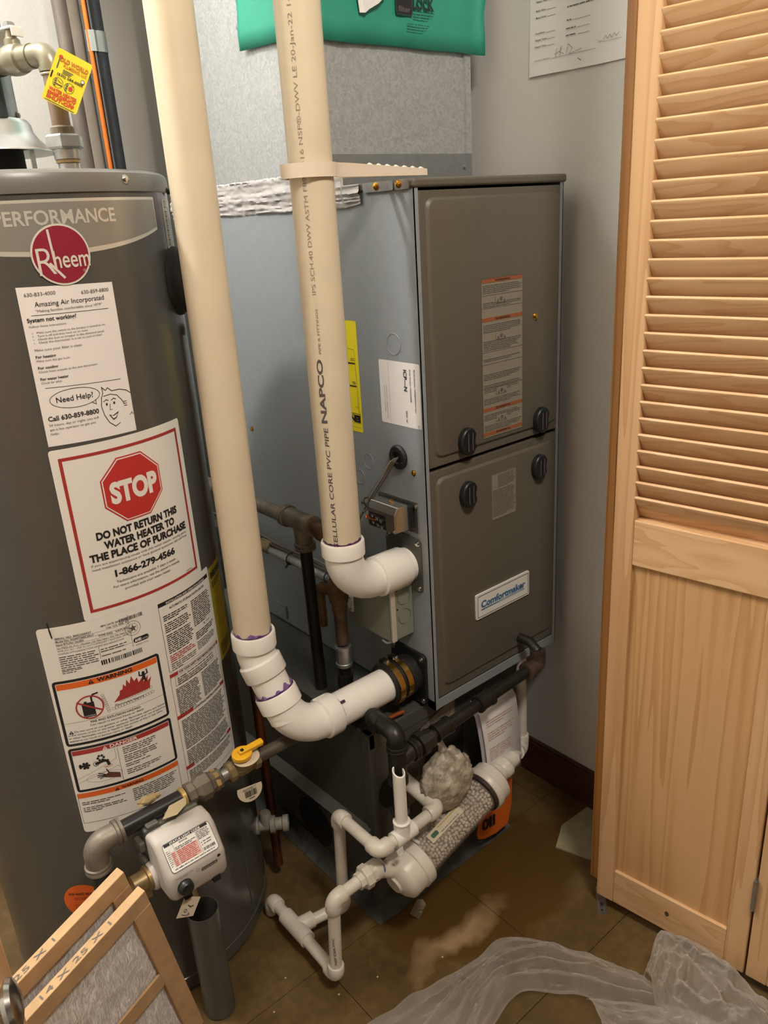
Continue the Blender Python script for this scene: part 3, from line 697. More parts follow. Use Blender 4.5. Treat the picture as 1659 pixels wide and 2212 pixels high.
# =================================================================== VENT PIPES
PR_ = .0302
vp = thing('exhaust_pipe', 'cream exhaust pipe running down past the water heater to the black coupling', 'pipe')
ax, ay = -.283, .115; hub = .0355
q = mb('pipe'); q.tube([(ax, ay, .64), (ax, ay, 2.42)], PR_, 40); q.build('vertical_pipe', vp)
dz = V((.024, VY - ay, .4625 - .600)).normalized()
dz = V((.024, VY - ay, .4625 - .600)).normalized()
e1, _, e1b = elbow((ax, ay, .600), (0, 0, -1), dz, .05, .0315, hub, .026, 'fit', vp, tan=.004, ridge=False)
corner = V((ax, ay, .600)) + dz * ((.600 - .4625) / -dz.z)
corner.z = .4625; corner.y = VY; dz = (corner - V((ax, ay, .600))).normalized()
e2, _, e2b = elbow(corner, dz, (1, 0, 0), .062, .0315, hub, .027, 'fit', vp, tan=.0, ridge=True)
hp = mb('fit'); hp.tube([e2b - V((.02, 0, 0)), (-.012, VY, VZ)], PR_, 40); hp.build('horizontal_pipe', vp)
# spigot between the elbows
q = mb('fit'); q.tube([V((ax, ay, .6)) + dz * .03, corner - dz * .03], PR_, 36); q.build('nipple', vp)
def primer(p, ax_, r, w_, parent, amp=.004, col='purple', seed=0, a0=0, a1=360):
    m = mb(col); ax_ = V(ax_).normalized(); u = ax_.cross(V((0, 0, 1)));
    if u.length < .01: u = V((1, 0, 0))
    u.normalize(); v_ = ax_.cross(u); n = 60; vs = []
    for i in range(n + 1):
        a = radians(a0 + (a1 - a0) * i / n); d = u * cos(a) + v_ * sin(a)
        h_ = w_ * .5 + amp * max(0, noise.noise(V((cos(a) * 3, sin(a) * 3, seed))) + .15)
        vs += [V(p) + d * r, V(p) + d * r + ax_ * h_]
    m.add(vs, [(2*i, 2*i+2, 2*i+3, 2*i+1) for i in range(n)]); return m.build('primer_stain', parent)
primer((ax, ay, .6405), (0, 0, 1), PR_ + .0003, .004, vp, .014, 'purplel', 3); primer((ax, ay, .6405), (0, 0, 1), PR_ + .0005, .003, vp, .004, 'purple', 4)
jn = corner - dz * (.062 * math.tan(dz.angle(V((1, 0, 0))) / 2) + .027)
primer(jn, -dz, hub * .93, .006, vp, .016, 'purplel', 8); primer(jn, -dz, hub * .935, .003, vp, .004, 'purple', 9)
primer(e2b, (1, 0, 0), PR_ + .0004, .004, vp, .002, 'purplel', 5)
q = mb('purple'); q.box(-.012, .010, -.0023, .0023, -.0005, .0005, Matrix.Translation(e2b + V((0, -.0195, .0272))) @ Matrix.Rotation(radians(36), 4, 'X')); q.build('primer_mark', vp)
place_root(vp, (ax, ay, .46))

ip = thing('intake_pipe', 'cream air intake pipe with printed lettering, turning into furnace side', 'pipe')
bx, by = -.135, .0555; IZ = .6800
q = mb('pipe'); q.tube([(bx, by, .755), (bx, by, 2.42)], PR_, 40); q = q.build('vertical_pipe', ip)
ie, _, ieb = elbow((bx, by, IZ), (0, 0, -1), (1, 0, 0), .060, .0315, .0352, .024, 'fit', ip, tan=.004, ridge=True, hub_l2=.057)
q2 = mb('fit'); q2.tube([ieb - V((.01, 0, 0)), (-.0005, by, IZ)], PR_, 36); q2.build('horizontal_stub', ip)
primer((bx, by, .7690), (0, 0, 1), PR_ + .0004, .004, ip, .006, 'purple', 11)
primer((ieb.x - .004, by, IZ), (1, 0, 0), .0355, .003, ip, .003, 'purplel', 12, 120, 240)
# lettering runs up the pipe; tops of letters to the left
def cyl_fn(cx, cy, r, th0):      # u: arc from th0 (anticlockwise), v: height
    return lambda u, v, l: V((cx + (r + l) * cos(th0 + u / r), cy + (r + l) * sin(th0 + u / r), v))
thp = atan2(-.886 - by, -.815 - bx)
p = Print(cyl_fn(bx, by, PR_, thp), .006)
def up(t, z, wdt, h, u=-.0085, bold=.0, col='pprint', italic=0):
    vs, fs, x0, x1, y0, y1 = text_geo(t, bold, 3); sx = wdt / (x1 - x0); sy = h / .73
    # baseline to the right, reading upwards
    p.raw([(u - y * sy, z + (x - x0) * sx + italic * y * sy) for x, y in vs], fs, MATS[col], 2)
mat('pprint', '57504c', .6); mat('pprint2', '8f8274', .6)
U = -.0075
up('CELLULAR CORE PVC PIPE', .7640, .1950, .0068, U, .015, 'pprint', .15)
up('NAPCO', .9665, .0940, .0090, U, .035, 'pprint')
up('PIPE & FITTINGS', 1.0680, .0630, .0034, U, .02, 'pprint2')
up('IPS SCH.40 DWV ASTM F891', 1.1500, .1555, .0058, U, .0, 'pprint2')
up('-16 NSF\u00ae-DWV LE 20-Jan-22 14:38', 1.3170, .2080, .0058, U, .0, 'pprint2')
p.build('lettering', ip, .0001, .0001)
place_root(ip, (bx, by, .64))

# --- hanger strap
st = thing('pipe_hanger', 'ivory plastic notched strap clamping the intake pipe to the furnace corner', 'hanger')
q = mb('ivory'); R_ = .0335; z0, z1 = 1.2985, 1.3135
seq = []
c0 = V((bx, by))
for k in range(25):
    a = radians(-40 - 280 * k / 24); seq.append(c0 + V((cos(a) * (R_ + .009 * (cos(a) < 0)), sin(a) * R_)))
a_ = V((-.100, by - .013))
front = [V((.071, .046)), V((-.08, .044)), V((-.098, .040))] + seq + [V((-.098, .070)), V((-.06, .0640)), V((.071, .056))]
def ribbon(m, pts, t, z0, z1):
    n = len(pts); vs = []
    for i in range(n):
        d = (pts[min(i+1, n-1)] - pts[max(i-1, 0)]); d = V((-d.y, d.x)).normalized() * t / 2
        for s_ in (1, -1):
            for z in (z0, z1): vs.append((pts[i].x + d.x * s_, pts[i].y + d.y * s_, z))
    fs = []
    for i in range(n - 1):
        A = i * 4; B = A + 4; fs += [(A, B, B+1, A+1), (A+2, A+3, B+3, B+2), (A+1, B+1, B+3, A+3), (A, A+2, B+2, B)]
    fs += [(0, 1, 3, 2), (4*n-4, 4*n-2, 4*n-1, 4*n-3)]
    m.add(vs, fs)
ribbon(q, front, .0032, 1.3005, 1.3185)
tap = lambda x, z: z if x < -.08 else (1.3005 + (z - 1.3005) * (1 - .5 * (x + .08) / .15))
q.v = [(x, y, tap(x, z)) for x, y, z in q.v]
q.build('strap', st, 40)
for k in range(7):
    x = -.038 + .0165 * k
    tq = mb('ivory'); tq.add([(x, .0465, 1.3155), (x + .005, .0465, 1.3155), (x + .004, .0465, 1.3060), (x, .0555, 1.3155), (x + .005, .0555, 1.3155), (x + .004, .0555, 1.3060), (x + .0015, .051, 1.3185), (x + .0035, .051, 1.3185)],
        [(0, 1, 2), (3, 5, 4), (0, 2, 5, 3), (1, 4, 5, 2), (0, 6, 7, 1), (3, 4, 7, 6), (0, 3, 6), (1, 7, 4)]); zt = tap(x, 1.3185); tq.v = [(a_x, a_y, zt + .0004 + (a_z - 1.3155) * .8) for a_x, a_y, a_z in tq.v]; tq.build('notch_tooth', st, 0)
place_root(st, (bx, by, 1.3))

# =================================================================== WIRING ON THE FURNACE SIDE
tx = thing('transformer', 'small shiny metal doorbell-style transformer box with screw terminals, on furnace side', 'transformer')
tx['label'] = 'small shiny metal transformer with screw terminals on furnace side'
q = mb('steel'); q.box(-.0015, 0, .021, .122, .744, .800); q.build('back_plate', tx, 0, bevel=.001)
q = mb('bplas'); q.box(-.013, -.0015, .030, .110, .752, .796); q.build('coil_core', tx, 0, bevel=.004)
q = mb('steel')
q.add([(-.013, .034, .752), (-.013, .108, .752), (-.013, .108, .797), (-.013, .034, .797), (-.040, .036, .752), (-.040, .106, .752), (-.040, .106, .785), (-.040, .036, .785), (-.032, .036, .797), (-.032, .106, .797)],
      [(0, 1, 5, 4), (1, 2, 9, 6, 5), (3, 0, 4, 7, 8), (3, 8, 9, 2), (4, 5, 6, 7), (7, 6, 9, 8)]); q.build('metal_housing', tx, 0, bevel=.0015)
q = mb('bplas'); q.box(-.0412, -.039, .060, .100, .754, .779); q = q.build('terminal_block', tx, 0)
for y, z in ((.092, .772), (.080, .770), (.070, .768), (.090, .761), (.078, .759), (.069, .757)):
    mb('chrome').lathe([(.0035, 0), (.0035, .002), (.002, .003)], (-.0412, y, z), (-1, 0, 0), 10).build('terminal_screw', q)
q = mb('copper'); q.mats = [mat('bright_copper', 'd0663a', .3, .8)]; q.tube(fillet([(-.044, .108, .772), (-.046, .092, .768), (-.044, .08, .768)], .002, 3), .0009, 6); q.tube([(-.044, .108, .772), (-.046, .104, .7665), (-.045, .09, .766)], .0009, 6); q.build('wire_ends', tx)
screw((-.0015, .026, .793), (-1, 0, 0), .0028, 'chrome', tx); screw((-.040, .04, .756), (-1, 0, 0), .002, 'chrome', tx)
q = mb('brass'); q.tube([(-.02, .06, .797), (-.024, .066, .8005), (-.02, .072, .7985), (-.016, .067, .801)], .0008, 6); q.build('wire_loop', tx)
place_root(tx, (0, .07, .744))
cb = thing('control_cable', 'brown and grey twisted control wires coming out of the side grommet', 'cable')
for k, (dx, dy, col_) in enumerate(((0, 0, '5a4a38'), (.004, .003, '3b342b'), (-.003, .005, '77705f'), (.002, -.004, '4b3f33'))):
    m = mat('wire_%d' % k, col_, .55); q = MB().use(m)
    pts = [(0.0, .063, .872), (-.014, .062 + dy, .868), (-.022 + dx, .083 + dy, .835), (-.028 + dx, .108 + dy, .800), (-.032 - dx, .124 - dy, .775), (-.036 + dx, .138 + dy, .750), (-.05 + dx, .165 + dy, .70), (-.05 + dx, .19 + dy, .64)]
    if k == 3: pts = pts[:5] + [(-.040, .121, .792), (-.044, .1115, .774)]
    q.tube(fillet(pts, .006, 3), .0012, 8); q.build('wire', cb)
q = mb('rubber'); q.tube([(-.030 + .007 * cos(a), .116 + .003*sin(a) + .003, .788 + .007 * sin(a)) for a in [k * pi / 6 for k in range(13)]], .0013, 6, False); q.tube([(-.034, .113, .787), (-.040, .108, .778)], .0014, 6); q.build('cable_tie', cb)
place_root(cb, (0, .063, .87))
sb = thing('switch_box', 'grey metal electrical box with a white rocker switch behind the intake elbow', 'switch box')
q = mb('sbox'); q.box(-.045, 0, .046, .170, .548, .660); q.build('box_body', sb, 0, bevel=.003)
q = mb('sbox'); q.box(-.052, -.045, .044, .172, .546, .662); q.build('cover_plate', sb, 0, bevel=.003)
q = mb('labw'); q.box(-.057, -.052, .150, .164, .572, .606); q = q.build('rocker_switch', sb, 0, bevel=.002)
q3 = mb('ink'); q3.box(-.0575, -.057, .154, .160, .599, .6005); q3.box(-.0575, -.057, .154, .160, .5765, .578); q3.build('switch_mark', q, 0)
for z in (.627, .590): 
    q = mb('zinc'); pts = [(-.022 + .014 * cos(a), .0455, z + .014 * sin(a)) for a in [k * pi / 10 for k in range(21)]]; q.tube(pts, .0005, 6, False); q.build('knockout', sb)
for x, z in ((-.038, .644), (-.038, .608)): mb('dark').lathe([(.0016, 0), (.0016, .0004)], (x, .0456, z), (0, -1, 0), 10).build('small_hole', sb)
screw((-.052, .155, .575), (-1, 0, 0), .003, 'chrome', sb)
q = mb('sbox'); q.mats = [m_('silverb')]; q.box(-.0535, -.044, .042, .0475, .55, .658); q.build('bright_edge', sb, 0, bevel=.001)
q = mb('zinc'); q.tube([(-.050, .052, .547), (-.054, .060, .543), (-.056, .070, .546)], .002, 8); q.build('latch_clip', sb)
place_root(sb, (0, .11, .548))
cd = thing('conduit', 'thin grey conduit running back along furnace side with cable ties', 'conduit')
q = mb('zinc'); q.tube([(-.03, .172, .598), (-.03, .74, .598)], .0095, 20); q.build('conduit_tube', cd)
for y in (.255, .385, .49):
    q = mb('rubber'); q.tube([(-.03 + .0125 * cos(a), y, .600 + .0125 * sin(a)) for a in [k * pi / 8 for k in range(17)]], .0014, 6, False); q.tube([(-.04, y, .590), (-.047, y - .002, .586)], .002, 6); q.build('cable_tie', cd)
for k in range(3):
    q = MB().use(MATS['wire_%d' % k]); q.tube([(-.028 + .005 * k - .004 * sin(y * 30 + k), y, .611 + .002 * cos(y * 25 + k * 2)) for y in [.19 + i * .022 for i in range(26)]], .002, 8); q.build('cable', cd)
q = mb('card'); q.mats = [mat('masking_tape', '8f7f5c', .8)]; q.lathe([(.0105, 0), (.014, .006), (.013, .04), (.0105, .046)], (-.03, .46, .601), (0, 1, 0), 16); q.build('tape_wrap', cd)
place_root(cd, (-.03, .17, .598))

# =================================================================== GAS PIPING
def ring_collar(m, p, d, r, l, bead=.0015):
    m.lathe([(r - .003, 0), (r, .001), (r, .005), (r - bead, .006), (r - bead, l - .006), (r, l - .005), (r, l - .001), (r - .003, l)], p, d, 24)
gp = thing('gas_pipe', 'old black iron gas pipe with tee and drops along the furnace side', 'pipe')
q = mb('iron'); q.tube([(-.1, .235, .742), (-.1, .84, .742)], .0133, 24); q.build('horizontal_pipe', gp)
q = mb('iron'); q.tube([(-.1, .195, .745), (-.1, .265, .745)], .0175, 24); ring_collar(q, (-.1, .262, .745), (0, 1, 0), .0205, .014); ring_collar(q, (-.1, .186, .745), (0, 1, 0), .0195, .012)
q.tube([(-.1, .225, .745), (-.1, .221, .705)], .0165, 24); ring_collar(q, (-.1, .220, .706), (0, 0, -1), .0195, .014); q.build('tee', gp)
q = mb('black'); q.tube([(-.1, .2195, .70), (-.1, .214, .405)], .0115, 20); q.build('drop_pipe', gp)
q = mb('rust'); q.tube([(-.1, .19, .745), (-.1, .150, .741)], .0115, 20); q.build('nipple', gp)
q = mb('rust'); q.tube(fillet([(-.1, .165, .742), (-.1, .130, .738), (-.1, .130, .69)], .016, 6), .0165, 20); q.build('elbow', gp)
q = mb('rust'); q.tube([(-.1, .130, .70), (-.1, .130, .60)], .0135, 20); q.lathe([(.010, 0), (.0165, .006), (.0185, .02), (.0185, .03), (.0165, .046), (.013, .052)], (-.1, .13, .612), (0, 0, 1), 16)
q.tube([(-.1, .13, .638), (-.112, .165, .638)], .011, 14); q.build('shutoff_valve', gp)
q = mb('rust'); q.box(-.118, -.106, .160, .172, .560, .645); q.build('valve_handle', gp, 0, bevel=.003)
q = mb('iron'); q.mats = [mat('dark_rusty_pipe', '4a3a2c', .5, .4, col2='6a5846', scale=30)]; q.tube([(-.1, .13, .60), (-.1, .13, .535)], .0115, 20); q.build('riser', gp)
q = mb('zinc'); q.lathe([(.0125, 0), (.0155, .001), (.0155, .007), (.0142, .008), (.0142, .034), (.0155, .035), (.0155, .041), (.0125, .042)], (-.1, .13, .489), (0, 0, 1), 24); q.build('coupling', gp)
q = mb('black'); q.tube([(-.1, .13, .49), (-.1, .13, .445)], .0108, 20); q.build('lower_riser', gp)
q = mb('black'); q.tube(fillet([(-.1, .13, .47), (-.103, .13, .443), (-.12, .07, .4435)], .012, 6), .0145, 20); q.build('lower_elbow', gp)
q = mb('black'); q.tube([(-.112, .11, .444), (-.130, .01, .447)], .0108, 20); q.build('cross_pipe', gp)
q = mb('black'); q.lathe([(.0125, 0), (.0165, .001), (.0165, .006), (.015, .007), (.015, .026), (.0165, .027), (.0165, .032), (.0125, .033)], (-.127, .022, .4463), (-.18, -1, .02), 24); q.build('front_coupling', gp)
q = mb('black'); q.tube(fillet([(-.130, .0, .447), (-.136, -.05, .452), (-.137, -.05, .415)], .014, 8), .0155, 24); ring_collar(q, (-.1365, -.05, .432), (0, 0, -1), .018, .012); q.build('front_elbow', gp)
q = mb('black'); q.tube([(-.137, -.05, .435), (-.138, -.05, .365)], .0155, 24); q.tube([(-.137, -.05, .397), (-.105, -.05, .402)], .0150, 20); ring_collar(q, (-.108, -.05, .402), (1, 0, .02), .0185, .013); ring_collar(q, (-.138, -.05, .368), (0, 0, -1), .0175, .012); q.build('front_tee', gp)
q = mb('black'); q.tube([(-.138, -.05, .36), (-.1385, -.05, .29)], .0108, 20); q.build('drip_leg', gp)
q = mb('black'); q.lathe([(.012, 0), (.0165, .002), (.0165, .014), (.013, .016), (.013, .030), (.010, .033)], (-.1385, -.05, .306), (0, 0, -1), 8); q.build('cap', gp, 30)
q = mb('black'); q.lathe([(.012, 0), (.0155, .002), (.0155, .008), (.0215, .010), (.0215, .024), (.0175, .026), (.0175, .040), (.012, .042)], (-.1, -.05, .403), (1, 0, .07), 10); q.build('union', gp, 30)
q = mb('black'); q.tube([(-.06, -.05, .406), (.225, -.05, .4235)], .0108, 20); q.build('front_pipe', gp)
for x, z in ((-.052, .407), (.056, .413)):
    q = mb('black'); q.lathe([(.0125, 0), (.0165, .001), (.0165, .006), (.015, .007), (.015, .03), (.0165, .031), (.0165, .036), (.0125, .037)], (x, -.05, z), (1, 0, .06), 22); q.build('pipe_coupling', gp)
q = mb('rust'); q.mats = [mat('rusty_dark_fitting', '3f2f26', .55, .3, col2='574336', scale=40)]; q.tube(fillet([(.19, -.05, .421), (.226, -.05, .4235), (.2275, -.048, .452)], .012, 6), .0150, 20); ring_collar(q, (.190, -.05, .4205), (1, 0, .06), .018, .012); q.build('end_elbow', gp)
q = mb('black'); q.tube([(.2275, -.048, .45), (.2275, -.03, .462), (.2275, .012, .462)], .0095, 16); q.build('inlet_nipple', gp)
place_root(gp, (-.1, .2, .404))

o = MB().use(mat('copper_bright_tube', 'b8693e', .35, .8)).tube([(-.118, .028, .4150), (-.085, .036, .4130), (-.050, .032, .4120)], .0042, 12).build('copper_tube_stub', None); tag(o, 'short copper tube lying on the base box under the black coupling', 'tube')
# =================================================================== WATER HEATER
HX, HY, HR = -.457, .364, .232
HF = lambda u, v, l: V((HX + (HR + l) * cos(u / HR), HY + (HR + l) * sin(u / HR), v))   # u = arc length from +x
wh = thing('water_heater', 'tall dark grey water heater covered in white labels, left of the furnace', 'water heater')
q = mb('heat'); q.lathe([(HR - .004, .002), (HR, .006), (HR, 1.297)], (HX, HY, 0), (0, 0, 1), 128); q.build('jacket', wh, 30)
q = mb('heatl'); q.lathe([(HR - .002, 1.296), (HR + .0022, 1.2965), (HR + .0026, 1.300), (HR + .0026, 1.313), (HR + .0005, 1.3185), (HR - .004, 1.3215), (HR - .011, 1.3235), (HR - .03, 1.3240), (.0, 1.3250)], (HX, HY, 0), (0, 0, 1), 128, False); q.build('lid', wh, 30)
for th, z in ((-65, 1.3145), (-33, 1.302), (-110, 1.3145)):
    d = V((cos(radians(th)), sin(radians(th)), 0)); screw(V((HX, HY, z - .004)) + d * (HR + .0026), d, .0038, 'chrome' if th != -33 else 'black', wh)
q = mb('heat'); q.lathe([(HR, 0), (HR + .0015, .001), (HR + .0015, .006), (HR, .007)], (HX, HY, .028), (0, 0, 1), 128, False); q.build('base_ring', wh)
S = .008
# band and round logo
bt = lambda u: 1.2875 + .0 * u
uc = -.370
def arc_band(off, top, bot_end, bot_mid, half):
    pts = [(uc + half - off, top - off), (uc - half + off, top - off)]
    for k in range(25):
        t = -1 + 2 * k / 24; pts.append((uc + t * (half - off * .6), bot_end + off - (bot_end - bot_mid) * (1 - t * t)))
    return pts
bo = sheet(HF, arc_band(0, 1.2895, 1.2485, 1.2255, .168), 'brand_band', wh, 'silverb', S)
p = Print(HF, S); p.poly(arc_band(.0035, 1.2895, 1.2485, 1.2285, .168), 'silver', 1)
p.text('PERFORMANCE', -.4385, -.2885, 1.2615, .0165, 'silverb', 2, .02, 4); p.build('lettering', bo, .0005)
lg = Print(HF, S); lg.disc(uc, 1.2265, .0355, 'logow', 0, n=48); lg = lg.build('round_logo', wh, .0016, 0)
p = Print(HF, S); p.disc(uc, 1.2265, .0332, 'logo', 1, n=48)
def qd(pts, t, col='logow'): p.line(pts, t, col, 2)
p.textr('R', (-.3995, 1.2035), (1, .06), (.0, 1), .020, .034, 'logow', 2, -.01, 4)
qd([(-.3795, 1.2115), (-.3815, 1.2545)], .0028); p.line([(-.385, 1.2165), (-.372, 1.2005)], .003, 'logow', 2)
p.textr('heem', (-.3805, 1.2115), (1, .0), (.0, 1), .0435, .021, 'logow', 3, .01, 4)
p.ring(-.346, 1.2065, .0015, .0004, 'logow', 2, n=12)
p.build('lettering', lg, .0016, .0003)
# small bar-code strip near the right silhouette
s = sheet(HF, rr(-.171, -.146, 1.222, 1.288, .002), 'barcode_sticker', wh, 'white', S)
p = Print(HF, S)
for k in range(22): 
    z = 1.226 + k * .0021; p.rect(-.166, -.152, z, z + (.0009 if k % 3 else .0014), 'grey', 1)
p.frame(-.163, -.155, 1.276, 1.285, .0012, 'ink', 1); p.build('lettering', s)
# contractor notice
s = sheet(HF, [(-.431, .996), (-.3125, .994), (-.3105, 1.189), (-.4295, 1.193)], 'contractor_notice', wh, 'paper', S)
s['label'] = 'white paper notice with telephone numbers and a cartoon face outline'
p = Print(HF, S); t = p.text
t('630-833-4000', -.422, -.386, 1.1815, .0045, 'grey'); t('630-859-8800', -.355, -.318, 1.1785, .0045, 'grey')
t('Amazing Air Incorporated', -.4125, -.3265, 1.169, .0062, 'ink'); t('"Making families comfortable since 1979"', -.4125, -.331, 1.1625, .0031, 'grey')
p.line([(-.418, 1.1592), (-.323, 1.1575)], .0006)
t('System not working?', -.4245, -.3665, 1.1515, .005, 'ink', bold=.02); t('Follow these instructions:', -.4235, -.380, 1.1450, .0027, 'grey')
for z, tt, e in ((1.1375, 'Make sure the switch to the furnace is turned to on.', -.331), (1.1335, 'Turn it off and then back on to reset.', -.355), (1.1295, 'Check the fuse or breaker in the electrical panel.', -.334), (1.1255, 'Check the thermostat. Is it set to cool or heat?', -.338)):
    t(tt, -.4165, e, z, .0026, 'grey'); p.disc(-.4215, z + .001, .0005, 'grey', 2, n=8)
t('Make sure your filter is clean', -.423, -.367, 1.1165, .0031, 'grey')
for z, a, e1_, b_, e2_ in ((1.108, 'For heating', -.4, 'Make sure the gas is on.', -.3835), (1.0945, 'For cooling', -.4, 'Check fuses outside at the unit disconnect.', -.351), (1.0805, 'For water heater', -.39, 'Check for pilot.', -.3985)):
    t(a, -.4235, e1_, z, .0034, 'ink', bold=.02); t(b_, -.4235, e2_, z - .0045, .0026, 'grey')
p.line([(-.420, 1.0705), (-.3235, 1.0665)], .0006)
p.ring(-.387, 1.0535, .0315, .0007, 'ink', 1, .0125, 48); p.line([(-.368, 1.0445), (-.3625, 1.0405), (-.3625, 1.0465)], .0007)
t('Need Help?', -.4105, -.3645, 1.0505, .0072, 'ink', bold=.005)
t('Call 630-859-8800', -.4245, -.361, 1.0285, .0062, 'ink', bold=.02)
t('24 hours, day or night, you will', -.425, -.363, 1.0218, .0030, 'grey'); t('get a live operator to get you', -.425, -.368, 1.0162, .0030, 'grey'); t('help.', -.425, -.415, 1.0105, .0030, 'grey')
L = p.line
L([(-.3545, 1.046), (-.3565, 1.036), (-.3545, 1.024), (-.3495, 1.013), (-.342, 1.0065), (-.335, 1.0095)], .0009); L([(-.3185, 1.017), (-.3150, 1.020), (-.3135, 1.017)], .0007)
L([(-.355, 1.046), (-.3515, 1.0525), (-.352, 1.0605), (-.3475, 1.0555), (-.344, 1.0585), (-.339, 1.0535), (-.328, 1.0535), (-.318, 1.0505), (-.3125, 1.046)], .0009); L([(-.3515, 1.0485), (-.342, 1.0495), (-.333, 1.047), (-.3265, 1.0385), (-.3245, 1.033)], .0008)
for x in (-.349, -.3385): p.disc(x, 1.0375, .0013, 'ink', 2, .0017, 12); L([(x - .0035, 1.0415), (x, 1.0435), (x + .003, 1.042)], .0009)
L([(-.3445, 1.037), (-.346, 1.0295), (-.3425, 1.0295)], .0007); p.poly([(-.3485, 1.0235), (-.343, 1.0215), (-.3345, 1.0255), (-.3385, 1.0175), (-.3435, 1.0155)], 'ink', 2); p.poly([(-.3465, 1.0222), (-.3425, 1.0205), (-.3365, 1.0228), (-.3395, 1.0185), (-.3435, 1.0172)], 'paper', 3)
for k in range(3): p.rect(-.325, -.3205, 1.0305 + k * .0028, 1.0312 + k * .0028, 'ink', 2)
p.build('lettering', s)
# STOP label
s = sheet(HF, rr(-.4335, -.2285, .7435, .9905, .004), 'stop_label', wh, 'white', S, .0005)
s['label'] = 'large white label with red border and red octagon reading STOP'
p = Print(HF, S); t = p.text; p.frame(-.4235, -.2385, .7545, .9785, .0042, 'dred')
oc = lambda r: [(-.3320 + r * cos(radians(22.5 + 45 * k)), .9185 + r * sin(radians(22.5 + 45 * k))) for k in range(8)]
p.poly(oc(.0495), 'red', 1); p.poly(oc(.0475), 'labw', 2); p.poly(oc(.0458), 'red', 3)
p.textr('STOP', (-.3675, .9035), (1, 0), (0, 1), .0735, .0285, 'labw', 4, .055, 4)
B_ = dict(bold=.045, res=3)
t('DO NOT RETURN THIS', -.3965, -.266, .8575, .0108, 'ink', **B_); t('WATER HEATER TO', -.3885, -.2745, .8425, .0108, 'ink', **B_); t('THE PLACE OF PURCHASE', -.4105, -.2520, .8275, .0108, 'ink', **B_)
t('If you are experiencing issues with this water heater, missing parts,', -.4105, -.2525, .8205, .0036, 'grey'); t('need installation assistance or have general questions call toll free:', -.4105, -.2525, .8145, .0036, 'grey')
t('1-866-279-4566', -.3815, -.283, .7985, .0100, 'ink', bold=.04)
t('Technicians are available 7 days a week.', -.3815, -.2830, .7885, .0038, 'ink'); t("For more information, see the owner's manual", -.387, -.278, .7820, .0038, 'ink'); t('provided with your water heater.', -.3715, -.296, .7755, .0038, 'ink'); t('A00468', -.266, -.2535, .7605, .0024, 'grey')
p.build('lettering', s, .0006)
# big lower label
s = sheet(HF, rr(-.4985, -.2085, .3920, .7440, .005), 'warning_label', wh, 'white', S, .0003)
s['label'] = 'largest white label with orange and red warning panels'
p = Print(HF, S); t = p.text
p.rrect(-.4785, -.3495, .6680, .7365, .003, 'labw', 0)
t('SERIAL NO. M452300537', -.4765, -.4285, .7245, .003, 'grey', bold=.02); t('Model No. XG40T06EC36U1', -.4765, -.4260, .7198, .003, 'grey', bold=.02); t('MFG. DATE: 26NOV2021', -.4145, -.377, .7295, .0029, 'grey', bold=.02); t('Cap. U.S. Gals. 40', -.408, -.377, .7248, .0029, 'grey', bold=.02)
t('TYPE GAS:   NATURAL', -.420, -.377, .7155, .0029, 'grey', bold=.02); t('Input BTU/hr: 36,000', -.4765, -.440, .7150, .0029, 'grey', bold=.02)
for k, tt in enumerate(('Gas PRESS. IN. W.C. - Manifold - 4.0  Max. Input - 10.5  Min. Input - 5.0', 'ANSI Z21.10.1 - CSA 4.1-2017 CATEGORY I NATURAL DRAFT', 'COMPLIES WITH JURISDICTIONS HAVING NOx REGULATIONS')): t(tt, -.4765, -.377 - .010 * (k == 2), .7098 - .0046 * k, .0027, 'grey')
for k in range(4): p.rect(-.4765, -.3765, .7232 - .0047 * k, .7235 - .0047 * k, 'grey', 1)
p.para(-.4765, -.424, .6985, .0034, 7, 'grey', .42, .5, 21); p.para(-.421, -.379, .6975, .0036, 2, 'grey', .42, .8, 22); p.para(-.421, -.379, .687, .0036, 1, 'grey', .42, .8, 23)
p.rect(-.4230, -.4225, .6815, .7005); p.rect(-.3765, -.3760, .6845, .7360); p.rect(-.4225, -.3765, .6910, .6913); p.para(-.4765, -.447, .6755, .003, 2, 'grey', .4, .7, 24)
p.barcode(-.389, -.355, .7275, .7335, 4); p.barcode(-.4235, -.3640, .6710, .6785, 5)
p.ring(-.3720, .7130, .0115, .0006, 'grey', 1); p.ring(-.3720, .7130, .0075, .0005, 'grey', 1)
p.poly([(-.3720 + (.0065 if k % 2 == 0 else .0026) * sin(2*pi*k/10), .7130 + (.0065 if k % 2 == 0 else .0026) * cos(2*pi*k/10)) for k in range(10)], 'grey', 2)
p.rrect(-.3745, -.3510 + .0, .6885, .6965, .0035, 'ink', 1); 
p.text('AHRI', -.3730, -.3630, .6903, .0045, 'labw', 3, .05); p.text('CERTIFIED', -.3620, -.3525, .6905, .0022, 'labw', 3); p.text('ASSEMBLED IN MEXICO', -.3725, -.353, .6840, .0019, 'grey', 2)
